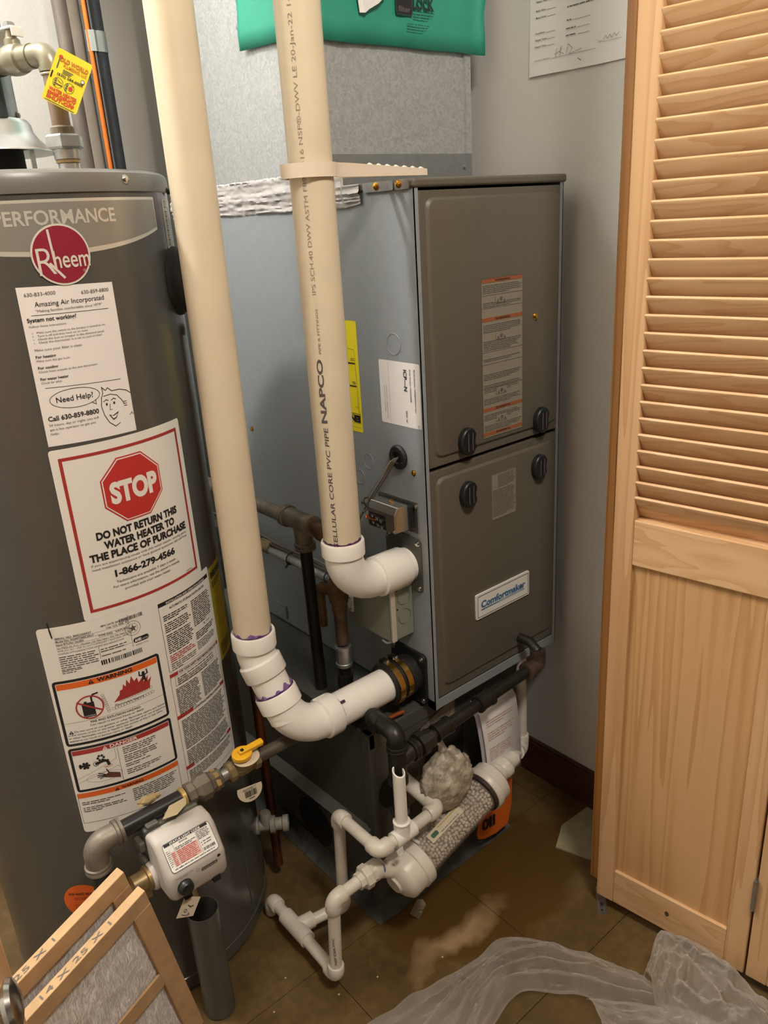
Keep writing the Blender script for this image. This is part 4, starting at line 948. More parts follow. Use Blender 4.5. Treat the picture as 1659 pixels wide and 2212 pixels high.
# warning panel
def panel(u0, u1, v0, v1, th_, bar, barcol, rad=.005):
    p.rrect(u0, u1, v0, v1, rad, 'ink', 1); p.rrect(u0 + th_, u1 - th_, v0 + th_, v1 - th_, rad * .3, 'labw', 2); p.rect(u0 + th_ + .0008, u1 - th_ - .0008, v1 - th_ - bar - .0008, v1 - th_ - .0008, barcol, 3)
def wtri(u, v, s_, c1='ink', c2='orange', lay=4):
    p.poly([(u - s_, v), (u + s_, v), (u, v + s_ * 1.75)], c1, lay); p.rect(u - s_*.12, u + s_*.12, v + s_*.5, v + s_*1.2, c2, lay + 1); p.rect(u - s_*.12, u + s_*.12, v + s_*.2, v + s_*.36, c2, lay + 1)
panel(-.4945, -.3415, .5490, .6590, .0042, .0095, 'orange')
wtri(-.4425, .6462, .0042); p.text('WARNING', -.4345, -.3845, .6470, .0062, 'ink', 4, .04)
cx_, cz_ = -.4510, .6090
p.rect(cx_ - .0105, cx_ + .0065, cz_ - .016, cz_ + .008, 'ink', 3); p.line([(cx_ + .004, cz_ + .006), (cx_ + .004, cz_ + .015), (cx_ + .007, cz_ + .0195), (cx_ + .013, cz_ + .0205)], .0026, 'ink', 3); p.rect(cx_ - .007, cx_ - .003, cz_ + .008, cz_ + .0105, 'ink', 3)
p.ring(cx_, cz_, .0195, .0022, 'dred', 4, n=40); p.line([(cx_ - .0155, cz_ + .0105), (cx_ + .0155, cz_ - .0085)], .0026, 'dred', 4); p.text('FLAMMABLES', cx_ - .0095, cx_ + .0055, cz_ - .0145, .0018, 'labw', 4)
for k in range(9): a = .0035; p.ring(-.4315 + .0006*k + (0 if k < 6 else .0), .6230 - k * .0035, .0022, .0004, 'grey', 3, n=12)
for k in range(15): p.ring(-.4200 + k * .0042, .5965 + .0003 * k, .0026, .0004, 'grey', 3, n=12)
for k in range(13): p.ring(-.4080 + k * .0038, .6065 + .0002 * k, .0022, .0004, 'grey', 3, n=12)
fl_ = [(-.4180, .6060), (-.4085, .6160), (-.4070, .6220), (-.4030, .6235), (-.4010, .6310), (-.3980, .6260), (-.3955, .6370), (-.3920, .6285), (-.3880, .6400), (-.3850, .6300), (-.3800, .6340), (-.3790, .6250), (-.3720, .6320), (-.3725, .6230), (-.3640, .6310), (-.3655, .6220), (-.3590, .6265), (-.3625, .6175), (-.3640, .6090), (-.3900, .6075)]
p.poly(fl_, 'dred', 3)
mx_, mz_ = -.3700, .6345
p.disc(mx_, mz_ + .0035, .0023, 'ink', 4); p.line([(mx_ - .0058, mz_ + .007), (mx_ - .006, mz_ + .001), (mx_, mz_ - .001), (mx_ + .006, mz_ + .001), (mx_ + .0055, mz_ + .007)], .0019, 'ink', 4); p.line([(mx_, mz_), (mx_, mz_ - .006)], .0045, 'ink', 4); p.line([(mx_ - .001, mz_ - .006), (mx_ - .0035, mz_ - .0095)], .0018, 'ink', 4); p.line([(mx_ + .001, mz_ - .006), (mx_ + .0025, mz_ - .0115)], .0018, 'ink', 4)
p.text('Flammable Vapors', -.4175, -.3755, .5995, .0034, 'ink', 4, 0, 3, slant=.2); p.rect(-.4900, -.3460, .5880, .5884, 'grey', 3)
p.text('FIRE AND EXPLOSION HAZARD', -.4545, -.3830, .5830, .0036, 'ink', 4, .01); p.text('Can result in serious injury or death', -.4560, -.3790, .5778, .0034, 'ink', 4)
wtri(-.4835, .5700, .0034, 'ink', 'labw')
p.text('Do not store or use gasoline or other flammable vapors and liquids', -.4790, -.3465, .5715, .0031, 'ink', 4); p.text('in the vicinity of this or any other appliance. Storage of or use of gasoline', -.4885, -.3465, .5665, .0031, 'ink', 4)
p.text('or other flammable vapors or liquids in the vicinity of this or any other', -.4885, -.3510, .5615, .0031, 'ink', 4); p.text('appliance can result in serious injury or death.', -.4885, -.3990, .5565, .0031, 'ink', 4)
# danger panel
panel(-.4945, -.3415, .4665, .5450, .0042, .0078, 'dred')
wtri(-.4435, .5325, .0038, 'labw', 'dred'); p.text('DANGER', -.4365, -.3960, .5335, .0055, 'labw', 4, .03)
p.line([(-.4270, .5300), (-.4275, .4720)], .0005, 'ink', 3); p.line([(-.4310, .5300), (-.4310, .5130), (-.4900, .4900)], .0004, 'grey', 3); p.line([(-.4880, .4840), (-.4300, .5000), (-.4290, .4960)], .0004, 'grey', 3); p.ring(-.452, .487, .026, .0004, 'grey', 3, .008)
for k in range(6): a = 2 * pi * k / 6; p.disc(-.4745 + .0045 * cos(a), .5120 + .0045 * sin(a), .0021, 'ink', 4, n=12); p.disc(-.4520 + .0042 * cos(a), .5205 + .0042 * sin(a), .0019, 'ink', 4, n=12)
p.disc(-.4745, .5120, .0036, 'ink', 4); p.disc(-.4820, .5120, .0022, 'ink', 4, .004); p.line([(-.4590, .5120), (-.4480, .5145), (-.4440, .5130), (-.4425, .5070)], .0042, 'ink', 4); p.ring(-.4600, .5118, .0042, .0008, 'ink', 4)
p.text('HOT', -.4490, -.4375, .5015, .0035, 'red', 5); p.poly([(-.4300, .4870), (-.4300, .4780), (-.4420, .4820), (-.4520, .4850), (-.4500, .4895), (-.4450, .4930)], MATS.get('hand_brown') or mat('hand_brown', '5e3527', .6), 4)
for dx, dy in ((-.014, .006), (-.016, .002), (-.016, -.001), (-.013, -.004)): p.line([(-.4470, .4885), (-.4470 + dx * .9, .4885 + dy)], .0013, 'ink', 4)
p.line([(-.4450, .4915), (-.4475, .4985)], .0016, 'ink', 4)
p.para(-.4200, -.3700, .5290, .0034, 4, 'grey', .45, .8, 31, 4); p.para(-.4200, -.3690, .5140, .0034, 4, 'grey', .45, .6, 32, 4); p.para(-.4200, -.3800, .4985, .0034, 2, 'grey', .45, .5, 33, 4); p.para(-.4200, -.3640, .4885, .0034, 3, 'grey', .45, .6, 34, 4)
# lower warning panel
p.frame(-.4965, -.3425, .4090, .4640, .0005, 'ink', 1); p.rect(-.4963, -.3427, .4555, .4640, 'orange', 1); wtri(-.4390, .4563, .0034); p.text('WARNING', -.4325, -.4000, .4575, .0046, 'ink', 4, .02)
p.para(-.4920, -.4260, .4490, .0034, 2, 'grey', .45, .6, 41); p.para(-.4920, -.4260, .4390, .0034, 3, 'grey', .45, .4, 42); p.para(-.4180, -.3480, .4510, .0034, 7, 'grey', .45, .8, 43)
# right column
p.rrect(-.3290, -.2140, .6170, .7335, .001, 'ink', 1); p.rrect(-.3285, -.2145, .6175, .7270, .001, 'labw', 2)
p.text('INSTALLATION AND OPERATION DETAILS', -.3150, -.2260, .7282, .0034, 'labw', 3, .02); p.text('AUTOMATIC STORAGE WATER HEATER', -.3110, -.2300, .7185, .0036, 'ink', 4, .02)
p.para(-.3240, -.2750, .7120, .0033, 3, 'ink', .5, .6, 51, 4); p.para(-.3240, -.2720, .6990, .0033, 5, 'ink', .5, .8, 52, 4); p.para(-.3240, -.2720, .6800, .0033, 10, 'ink', .5, .8, 53, 4); p.para(-.3240, -.2720, .6450, .0033, 4, 'dred', .5, .5, 54, 4); p.para(-.3240, -.2720, .6310, .0033, 4, 'grey', .45, .4, 55, 4)
p.para(-.2680, -.2180, .7120, .0033, 14, 'ink', .5, .6, 56, 4); wtri(-.2440, .6600, .0022, 'ink', 'labw'); p.text('WARNING', -.2390, -.2280, .6605, .0024, 'ink', 4); p.para(-.2680, -.2180, .6560, .0033, 4, 'ink', .5, .6, 57, 4); p.para(-.2680, -.2180, .6400, .003, 5, 'grey', .5, .6, 58, 4)
p.frame(-.3300, -.2140, .4010, .6130, .0006, 'dred', 1)
for z, a, b2, tt in ((.6085, -.3130, -.2210, 'FOR YOUR SAFETY READ BEFORE OPERATING'), (.5330, -.2960, -.2290, 'LIGHTING INSTRUCTIONS'), (.4380, -.3120, -.2300, 'TO TURN OFF GAS TO THE APPLIANCE')):
    p.rect(-.3300, a - .002, z - .001, z + .005, 'dred', 2); p.rect(b2 + .002, -.2140, z - .001, z + .005, 'dred', 2); p.text(tt, a, b2, z, .0036, 'ink', 4, .02)
p.frame(-.3220, -.2230, .5890, .6060, .0004, 'grey', 2); wtri(-.3160, .6000, .002, 'ink', 'labw'); p.text('WARNING:', -.3125, -.3000, .6000, .0027, 'ink', 4, .03); p.para(-.2980, -.2260, .6040, .0033, 1, 'grey', .45, .9, 60, 4); p.para(-.3180, -.2260, .5995, .0033, 3, 'grey', .45, .7, 61, 4)
p.para(-.3240, -.2770, .5860, .0032, 15, 'grey', .5, .7, 62, 4); p.para(-.2700, -.2190, .5860, .0032, 14, 'grey', .5, .7, 63, 4); p.para(-.3240, -.2190, .5280, .0032, 17, 'grey', .5, .7, 64, 4); p.para(-.3240, -.2190, .4710, .0032, 9, 'grey', .5, .7, 65, 4); p.para(-.3260, -.2190, .4340, .0032, 6, 'grey', .45, .7, 66, 4)
p.build('lettering', s, .0004, .00022)
# pen stroke, yellow energy label, orange oval, reflections are left to the light
q = mb('bplas'); q.tube([HF(-.4795, .728, .0008), HF(-.4805, .738, .0008), HF(-.4815, .752, .0008)], [.0008, .0011, .0005], 6); q.build('pen_mark', wh)
s = sheet(HF, rr(-.2075, -.1500, .5680, .7370, .003), 'energy_label', wh, 'olive', S, .0002); s['label'] = 'yellow energy guide label wrapping round the right side'
p = Print(HF, S); p.text('ENERGYGUIDE', -.203, -.153, .7180, .0105, 'ink', 2, .05); p.para(-.203, -.156, .7130, .004, 3, 'ink', .4, .6, 71); p.para(-.203, -.156, .6, .003, 8, 'ink', .4, .6, 72)
for z in (.69, .672, .655, .63): p.line([(-.2, z), (-.155, z)], .0005)
p.build('lettering', s)
s_ = Print(HF, S); s_.disc(-.5240, .2560, .0335, 'orange', 0, .0345, 40); s_ = s_.build('round_orange_sticker', wh, .0003, 0); s_['label'] = 'round orange sticker with black print'
p = Print(HF, S); p.text('DO NOT BLOCK', -.5470, -.4990, .2700, .0045, 'ink', 2, .02); p.para(-.540, -.505, .2665, .0035, 2, 'dred', .4, .8, 75); p.frame(-.540, -.503, .226, .250, .0005, 'ink', 2); p.poly([(-.527, .229), (-.514, .229), (-.5165, .240), (-.5205, .247), (-.5245, .240)], 'ink', 3); p.build('lettering', s_)
# temperature port foam plug, drain valve
d = V((cos(radians(-37)), sin(radians(-37)), 0)); q = mb('insul'); q.lathe([(.050, -.004), (.048, .004), (.045, .0055), (.044, .040), (.040, .042), (.0001, .042)], V((HX, HY, 1.176)) + d * HR, d, 40); q.build('foam_plug', wh)
# a seam and the inner burner door
q = mb('heat'); q.tube([HF(-.232, z, .0006) for z in (.02, .1, .2, .26)], .0009, 6); q.build('door_seam', wh)
# burner shroud: half tube in front
q = mb('heat'); cx2, cy2 = -.462, .072; q.lathe([(.0255, .002), (.0255, .222), (.0243, .222), (.0243, .17)], (cx2, cy2, 0), (0, 0, 1), 36, False); q.build('burner_shroud', wh)
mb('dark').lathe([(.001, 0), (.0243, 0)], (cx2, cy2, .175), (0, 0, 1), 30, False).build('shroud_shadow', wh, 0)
q = mb('rubbergrey'); dv = V((cos(radians(-36)), sin(radians(-36)), 0)); pb = V((HX, HY, .165)) + dv * HR
q.lathe([(.017, -.002), (.017, .004), (.011, .005), (.011, .024), (.0165, .026), (.0165, .034), (.012, .036), (.012, .048), (.0155, .05), (.0155, .060), (.008, .060), (.008, .054), (.0001, .054)], pb, dv, 28)
q.lathe([(.011, 0), (.011, .026), (.009, .030)], pb + dv * .018, (0, 0, 1), 16); q.build('drain_valve', wh)
place_root(wh, (HX, HY, 0))
# --- draught hood and flue above the heater
fh = thing('draft_hood', 'galvanised draft hood and flue pipe on top of the water heater', 'flue')
q = MB().use(mat('galvanised_flue', '9c9fa0', .4, .7, col2='7d8180', scale=26)); q.lathe([(.0508, 1.397), (.0508, 2.42)], (HX, HY, 0), (0, 0, 1), 40); q.lathe([(.0508, 1.455), (.0535, 1.4555), (.0535, 1.4595), (.0508, 1.460)], (HX, HY, 0), (0, 0, 1), 40, False); q.build('flue_pipe', fh)
q = MB().use(mat('hood_zinc', 'c9cac8', .3, .5)); q.lathe([(.052, 1.400), (.060, 1.3985), (.064, 1.393), (.066, 1.383), (.072, 1.374), (.086, 1.361), (.092, 1.3585), (.0925, 1.357), (.085, 1.3575), (.06, 1.365)], (HX, HY, 0), (0, 0, 1), 48, False); q.build('hood_skirt', fh)
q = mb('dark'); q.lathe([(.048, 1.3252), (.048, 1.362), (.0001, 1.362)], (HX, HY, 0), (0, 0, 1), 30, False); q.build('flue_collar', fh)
for a in (-64, 60, 180, -150):
    d = V((cos(radians(a)), sin(radians(a)), 0)); q = mb('zinc'); mt_ = Matrix.Translation(V((HX, HY, 1.3249)) + d * .083) @ Matrix.Rotation(radians(a), 4, 'Z'); q.box(-.001, .001, -.0035, .0035, 0, .036, mt_); q.build('hood_leg', fh, 0)
screw(V((HX, HY, 1.404)) + V((.82, -.57, 0)).normalized() * .052, (.82, -.57, 0), .003, 'zinc', fh)
place_root(fh, (HX, HY, 1.325))
# --- cold water riser with ball valve
ww = thing('water_pipe', 'grey water pipe with union nut and white lever valve above the water heater', 'pipe')
wx, wy = -.4065, .2035
q = mb('chrome'); q.mats = [m_('zinc')]; q.lathe([(.0125, 1.3245), (.0125, 1.334)], (wx, wy, 0), (0, 0, 1), 20); q.build('heater_nipple', ww)
q = MB().use(mat('dirty_brass', 'a08558', .4, .6, col2='7c6c4c', scale=60)); q.lathe([(.0125, 1.333), (.0145, 1.334), (.0145, 1.337), (.012, 1.338)], (wx, wy, 0), (0, 0, 1), 20); q.build('brass_collar', ww)
q = mb('zinc'); q.lathe([(.013, 1.3365), (.0155, 1.338), (.0160, 1.346), (.0160, 1.3505)], (wx, wy, 0), (0, 0, 1), 28); q.build('union_tailpiece', ww)
q = mb('zinc'); q.lathe([(.020, 1.3495), (.0235, 1.3520), (.0235, 1.3640), (.020, 1.3665)], (wx, wy, 0), (0, 0, 1), 6); q.build('union_nut', ww, 20)
q = mb('iron'); q.lathe([(.0135, 1.366), (.0145, 1.367), (.0145, 1.3745), (.0118, 1.3765)], (wx, wy, 0), (0, 0, 1), 24); q.build('solder_collar', ww)
q = mb('rust'); q.mats = [mat('brown_copper_pipe', '755f52', .45, .4, col2='8d7868', scale=18)]; q.lathe([(.0112, 1.376), (.0112, 1.445)], (wx, wy, 0), (0, 0, 1), 24, False); q.build('riser', ww)
FIT = mat('dull_copper_fitting', '85806c', .35, .5, col2='a09a86', scale=16)
dback = V((-.35, .94, .0)).normalized(); cz = V((wx, wy, 1.4575))
q = MB().use(FIT); q.tube(fillet([(wx, wy, 1.437), cz, cz + dback * .035], .0135, 8), .0128, 24); q.lathe([(.0142, 0), (.0142, .005)], (wx, wy, 1.4365), (0, 0, 1), 24); q.build('elbow', ww)
q = MB().use(FIT); q.lathe([(.0140, .028), (.0140, .046), (.0165, .048), (.0180, .056), (.0180, .066), (.016, .075), (.0140, .078), (.0140, .095)], cz, dback, 24); vb = cz + dback * .061; q.lathe([(.0105, 0), (.0095, .022), (.007, .024), (.006, .032)], vb, (0, 0, 1), 18); q.build('valve_body', ww)
q = mb('labw'); mt_ = Matrix.Translation(vb + V((0, 0, .034))) @ Matrix.Rotation(atan2(dback.y, dback.x), 4, 'Z')
q.box(-.013, .013, -.0085, .0085, -.0015, .0015, mt_); q.box(-.0135, -.0115, -.0085, .0085, -.010, .0, mt_); q.add([mt_ @ V(v) for v in ((.012, -.008, 0), (.012, .008, 0), (.030, .006, -.014), (.030, -.006, -.014), (.012, -.008, .002), (.012, .008, .002), (.031, .006, -.012), (.031, -.006, -.012))], [(0, 1, 2, 3), (4, 7, 6, 5), (0, 4, 5, 1), (3, 2, 6, 7), (0, 3, 7, 4), (1, 5, 6, 2)]); q.build('lever_handle', ww, 0, bevel=.001)
q = mb('zinc'); q.lathe([(.007, 0), (.007, .006), (.005, .007)], vb + V((0, 0, .0345)), (0, 0, 1), 6); q.build('handle_nut', ww, 20)
q = mb('insul'); q.tube(fillet([cz + dback * .09, cz + dback * .12, cz + dback * .12 - V((0, 0, .06))], .012, 6), .0150, 20); q.tube([cz + dback * .12 - V((0, 0, .05)), cz + dback * .35 - V((0, 0, .05)) + V((-.2, 0, 0))], .013, 16); q.build('rear_elbow', ww)
place_root(ww, (wx, wy, 1.325))
# --- yellow shut-off tag
TO = V((-.4375, .169, 1.4025)); EU = (V((-.4045, .156, 1.383)) - TO); EVv = (V((-.4085, .158, 1.4545)) - TO)
eu = EU.normalized(); ev = (EVv - eu * EVv.dot(eu)).normalized(); wl, hl = EU.length, EVv.length; nn = eu.cross(ev)
yt = thing('shut_off_tag', 'yellow plastic tag reading WATER HEATER EMERGENCY SHUT-OFF, tied to the riser', 'tag')
mt_ = Matrix(((eu.x, ev.x, nn.x, TO.x), (eu.y, ev.y, nn.y, TO.y), (eu.z, ev.z, nn.z, TO.z), (0, 0, 0, 1)))
mb('tagy').prism(rr(0, wl, 0, hl, .003), .0008, mt_ @ Matrix.Translation((0, 0, -.0008))).build('tag_card', yt, 0)
p = Print(plane_fn(TO, eu, ev)); o_ = mat('tag_orange_ink', 'c87a1e', .5)
t = p.text; W1_ = wl
t('OLD WORLD', .0060, wl - .002, hl - .0125, .0045, o_, bold=.05); t('PLUMBING, LLC', .0115, wl - .002, hl - .0175, .0036, o_, bold=.03)
p.line([(.0055, hl - .010), (.0055, hl - .021)], .0014, 'grey'); p.disc(.0062, hl - .0085, .0022, 'tago', 2)
for k in range(3): p.rect(.0125, .0240 - .001 * k, hl - .0208 - .0018 * k, hl - .0200 - .0018 * k, 'grey', 1)
t('(630) 584-8888', .0078, wl - .003, hl - .0285, .0031, 'ink', bold=.02); p.disc(wl - .0045, hl - .0232, .0023, 'ink', 2); p.disc(wl - .0045, hl - .0232, .0017, 'labw', 3)
for u in (.0115, .0245):
    p.ring(u, hl - .0365, .0058, .0004, 'ink', 1); p.rect(u - .0042, u - .0018, hl - .0405, hl - .0325, 'grey', 2)
    for k in range(3): p.rect(u - .0042, u - .0018, hl - .0395 + .0026 * k, hl - .0391 + .0026 * k, 'tagy', 3)
p.line([(.0095, hl - .0380), (.0160, hl - .0380)], .0012, 'rust'); p.line([(.0110, hl - .0335), (.0130, hl - .0350), (.0155, hl - .0352)], .0005, 'ink')
p.disc(.0262, hl - .0365, .0025, 'tago', 2, n=8); p.line([(.0262, hl - .0335), (.0285, hl - .0325)], .0005, 'ink')
t('WATER HEATER', .0040, wl - .004, .0135, .0034, 'tago', bold=.05); t('EMERGENCY', .0040, wl - .004, .0088, .0036, 'tago', bold=.05); t('SHUT-OFF', .0040, wl - .0045, .0040, .0037, 'tago', bold=.05)
p.rect(.0030, wl - .003, .0012, .0019, 'grey', 1)
p.build('lettering', yt)
q = mb('dark'); q.prism(rr(.0015, .0031, hl - .034, hl - .026, .0007), .0004, mt_ @ Matrix.Translation((0, 0, .0005))); q.build('punched_slot', yt, 0)
q = MB().use(mat('clear_tie', 'c9c2ae', .3)); q.tube([V((wx + .0128 * cos(a), wy + .0128 * sin(a), 1.434)) for a in [radians(30 * k) for k in range(13)]], .0013, 6, False); q.tube([V((wx - .0128 * .2, wy - .0128, 1.434)), TO + eu * .002 + ev * (hl - .030)], .0012, 6); q.build('cable_tie', yt)
place_root(yt, tuple(TO))

# --- pipes against the back wall
o = mb('iron'); o.mats = [mat('dark_brown_iron', '57504b', .55, .2, col2='73695f', scale=30, stretch=(1, 1, .3))]
o.tube([(-.1455, .8, 0.001), (-.1455, .8, 2.42)], .0138, 24); o = o.build('iron_riser', None); tag(o, 'dark brown iron pipe rising behind the yellow tag', 'pipe')
o = mb('gpipe').tube([(-.1120, .832, .001), (-.1120, .832, 2.42)], .017, 24).build('pale_riser', None); tag(o, 'pale grey painted pipe between the iron riser and the black insulated line', 'pipe')
ls = thing('refrigerant_line', 'thick black foam insulated refrigerant line with taped thin copper tube', 'refrigerant line')
mb('insul').tube([(-.0835, .80, .001), (-.0835, .80, 2.42)], .0172, 24).build('foam_insulation', ls)
q = MB().use(mat('orange_copper', 'd9752c', .35, .4)); q.tube([(-.1035, .787, .001), (-.1035, .787, 1.585), (-.1035, .787, 2.42)], .0045, 12); q.build('copper_tube', ls)
q = MB().use(mat('dull_wire', '4c4a48', .5)); q.tube([(-.0970, .782, .001), (-.0970, .782, 2.42)], .002, 8); q.build('thin_wire', ls)
q = MB().use(mat('silver_tape', '9aa09c', .35, .4)); q.add([], [])
pts = [V((-.1085, .788)), V((-.1040, .7815)), V((-.0960, .7785))] + [V((-.0835 + .0182 * cos(radians(a)), .80 + .0182 * sin(radians(a)))) for a in range(-110, 140, 20)]
ribbon(q, pts, .0008, 1.577, 1.613); q.build('tape_band', ls)
place_root(ls, (-.0835, .8, 0))
# --- discharge pipe
o = mb('copper').tube(fillet([(-.232, .262, 1.10), (-.2275, .2415, 1.10), (-.2275, .2415, .032)], .008, 5), .0092, 24).build('discharge_pipe', None); tag(o, 'rusty copper discharge pipe hanging beside water heater, its end near the floor', 'pipe')

# =================================================================== HEATER GAS LINE
hg = thing('heater_gas_line', 'black gas pipe with yellow lever valve across the front of the water heater', 'pipe')
zy = .438; gy = .0795
q = mb('black'); q.mats = [mat('gas_pipe_dark', '2d2c29', .3, .4, var=.2, scale=30)]; q.tube([(-.575, gy, zy), (-.448, gy, zy)], .0128, 24); q.build('long_nipple', hg)
q = mb('iron'); q.tube(fillet([(-.560, gy, zy), (-.596, gy, zy), (-.5965, gy, zy - .035)], .016, 8), .0165, 24); ring_collar(q, (-.566, gy, zy), (1, 0, 0), .019, .012); ring_collar(q, (-.5965, gy, zy - .033), (0, 0, -1), .019, .012); q.build('elbow', hg)
q = mb('black'); q.tube([(-.5965, gy, zy - .04), (-.5965, gy, zy - .094)], .0128, 24); q.build('drop_nipple', hg)
q = mb('rubbergrey'); q.mats = [MATS['dirty_brass']]; q.tube(fillet([(-.5965, gy, zy - .088), (-.5965, gy, zy - .118), (-.535, gy - .005, zy - .118)], .016, 8), .0150, 20); ring_collar(q, (-.5965, gy, zy - .086), (0, 0, -1), .0180, .012); q.build('lower_elbow', hg)
q = mb('iron'); q.lathe([(.0135, 0), (.017, .002), (.017, .012), (.0145, .014), (.0185, .018), (.022, .022), (.022, .036), (.018, .040), (.0160, .046), (.0165, .058), (.013, .060)], (-.452, gy, zy), (1, 0, 0), 8); q.build('union', hg, 25)
q = MB().use(mat('teflon_brass', 'b89a5e', .4, .4)); q.lathe([(.0133, 0), (.0150, .001), (.0150, .007), (.0133, .008)], (-.4615, gy, zy), (1, 0, 0), 20); q.build('thread_seal', hg); q = MB().use(mat('teflon_brass', 'b89a5e')); q.lathe([(.0175, 0), (.0175, .007)], (-.4055, gy, zy), (1, 0, 0), 6); q.build('brass_nut', hg, 25)
q = mb('zinc'); q.tube([(-.40, gy, zy), (-.375, gy, zy)], .0105, 18); q.build('short_nipple', hg)
q = MB().use(mat('valve_brass', '8a7a58', .4, .6, col2='a38f68', scale=50)); q.lathe([(.013, 0), (.0165, .002), (.0165, .012), (.0135, .014), (.0155, .022), (.0155, .034), (.0135, .044), (.0165, .046), (.0165, .056), (.013, .058)], (-.381, gy, zy), (1, 0, 0), 8); q.lathe([(.009, 0), (.009, .022)], (-.353, gy - .004, zy + .004), (0, -.2, 1), 14); q.build('valve_body', hg, 30)
ub = V((-.3545, gy - .008, zy + .0235)); nz = V((0, -.25, .97)).normalized(); hx = V((1, 0, 0)); hy = nz.cross(hx)
mt_ = Matrix(((hx.x, hy.x, nz.x, ub.x), (hx.y, hy.y, nz.y, ub.y), (hx.z, hy.z, nz.z, ub.z), (0, 0, 0, 1)))
q = mb('yplas'); pts = [(.017 * cos(radians(a)), .014 * sin(radians(a))) for a in range(0, 360, 15)]; q.prism(pts, .008, mt_)
q.prism([(-.006, -.0045), (.036, -.0055), (.038, -.003), (.038, .0045), (.036, .006), (-.006, .0045)], .0075, mt_ @ Matrix.Translation((0, 0, .006))); q.build('yellow_lever', hg, 30, bevel=.0018)
q = mb('rubber'); q.lathe([(.003, 0), (.003, .0005)], ub + nz * .0137, nz, 10); q.build('lever_screw', hg)
q = mb('rust'); q.mats = [mat('gas_pipe_brown', '4a4138', .5, .3, col2='5f554a', scale=30)]; q.tube([(-.325, gy, zy), (-.20, gy, zy), (-.128, gy + .006, zy - .004)], .0108, 20); q.build('rear_pipe', hg); q = mb('black'); q.tube(fillet([(-.145, gy + .005, zy - .003), (-.122, gy + .006, zy - .004), (-.122, gy + .006, .404)], .010, 5), .0135, 18); q.build('rear_elbow', hg)
place_root(hg, (-.45, gy, zy))
# the hang tag: round white card under the lever
ht = thing('valve_tag', 'round white card tag with a barcode hanging under the yellow lever', 'tag')
q = mb('beigep'); q.prism([(.022 * cos(radians(a)), .017 * sin(radians(a))) for a in range(0, 360, 15)], .0006, mt_ @ Matrix.Translation((.006, -.004, -.004))); q.build('collar_card', ht, 0)
o3 = V((-.3775, gy - .022, zy - .052)); e_u = V((1, -.10, .0)).normalized(); e_v = V((0, .15, 1)).normalized(); n3 = e_u.cross(e_v)
mt3 = Matrix(((e_u.x, e_v.x, n3.x, o3.x), (e_u.y, e_v.y, n3.y, o3.y), (e_u.z, e_v.z, n3.z, o3.z), (0, 0, 0, 1)))
q = mb('beigep'); q.prism([(.0215 + .0215 * cos(radians(a)), .020 + .0215 * sin(radians(a))) for a in range(-200, 21, 15)], .0006, mt3); q.build('round_card', ht, 0)
p = Print(lambda u, v, l: mt3 @ V((u, v, .0006 + l))); p.barcode(.012, .032, .008, .019, 8); p.para(.010, .034, .0245, .0022, 2, 'grey', .4, .8, 9); p.rect(.017, .027, .004, .0055, 'grey'); p.build('lettering', ht)
place_root(ht, tuple(o3))

# --- gas control valve
gv = thing('gas_control_valve', 'pale grey gas control box with a black dial at the front of the water heater', 'gas control')
ang = 0.0; gu = V((cos(ang), sin(ang), 0)); gn = V((sin(ang), -cos(ang), 0))      # gu: to the right, gn: outwards
GO = V((-.5310, .055, .335))       # lower left back corner of the front shell
MG = Matrix(((.81 * gu.x, .91 * gn.x, 0, GO.x), (.81 * gu.y, .91 * gn.y, 0, GO.y), (0, 0, .72, GO.z), (0, 0, 0, 1)))   # local x right, y outwards, z up
Wv = .116
q = mb('gplas')
prof = [(-.006, .128), (.022, .128), (.030, .122), (.062, .074), (.066, .066), (.066, .018), (.060, .006), (.030, .006), (-.006, .012)]   # (y, z)
n = len(prof); vs = []; steps = [(0, .010), (.004, .003), (.011, 0), (Wv - .011, 0), (Wv - .004, .003), (Wv, .010)]
cy_, cz2 = .02, .066
for x, ins in steps:
    for y, z in prof:
        k = ins; vs.append(MG @ V((x, y - (k if y > .03 else 0), z + (k if z < cz2 else -k) * .8)))
q.add(vs, [(i*n+j, (i+1)*n+j, (i+1)*n+(j+1) % n, i*n+(j+1) % n) for i in range(len(steps)-1) for j in range(n)] + [tuple(range(n)), tuple(range((len(steps)-1)*n, len(steps)*n))])
q.build('housing', gv, 50, bevel=.0025, bseg=3)
q = mb('dark'); 
for x in (.030, .088): q.box(x - .007, x + .007, .045, .0665, .003, .017, MG)
q.build('notch', gv, 0)
q = MB().use('zinc'); q.mats = [mat('cast_valve_body', '6d6c62', .6, .4, col2='52524a', scale=40, bump=.5, bscale=90)]
q.box(.0, .108, -.035, -.004, .02, .134, MG); q.box(.006, .03, -.030, -.002, .134, .142, MG); q.box(.045, .075, -.034, -.002, .134, .145, MG); q.box(-.012, 0, -.03, -.006, .085, .108, MG); q.box(-.010, 0, -.03, -.006, .045, .065, MG); q.build('cast_body', gv, 0, bevel=.004)
q = MB().use(MATS['dirty_brass']); q.lathe([(.015, 0), (.015, .02), (.019, .021), (.019, .033), (.014, .034)], MG @ V((-.040, .0, .028)), gu, 16); q.build('inlet_fitting', gv)
mb('gplas').lathe([(.020, 0), (.022, .003), (.022, .008), (.020, .010)], MG @ V((-.008, .0, .028)), gu, 24).build('inlet_ring', gv)
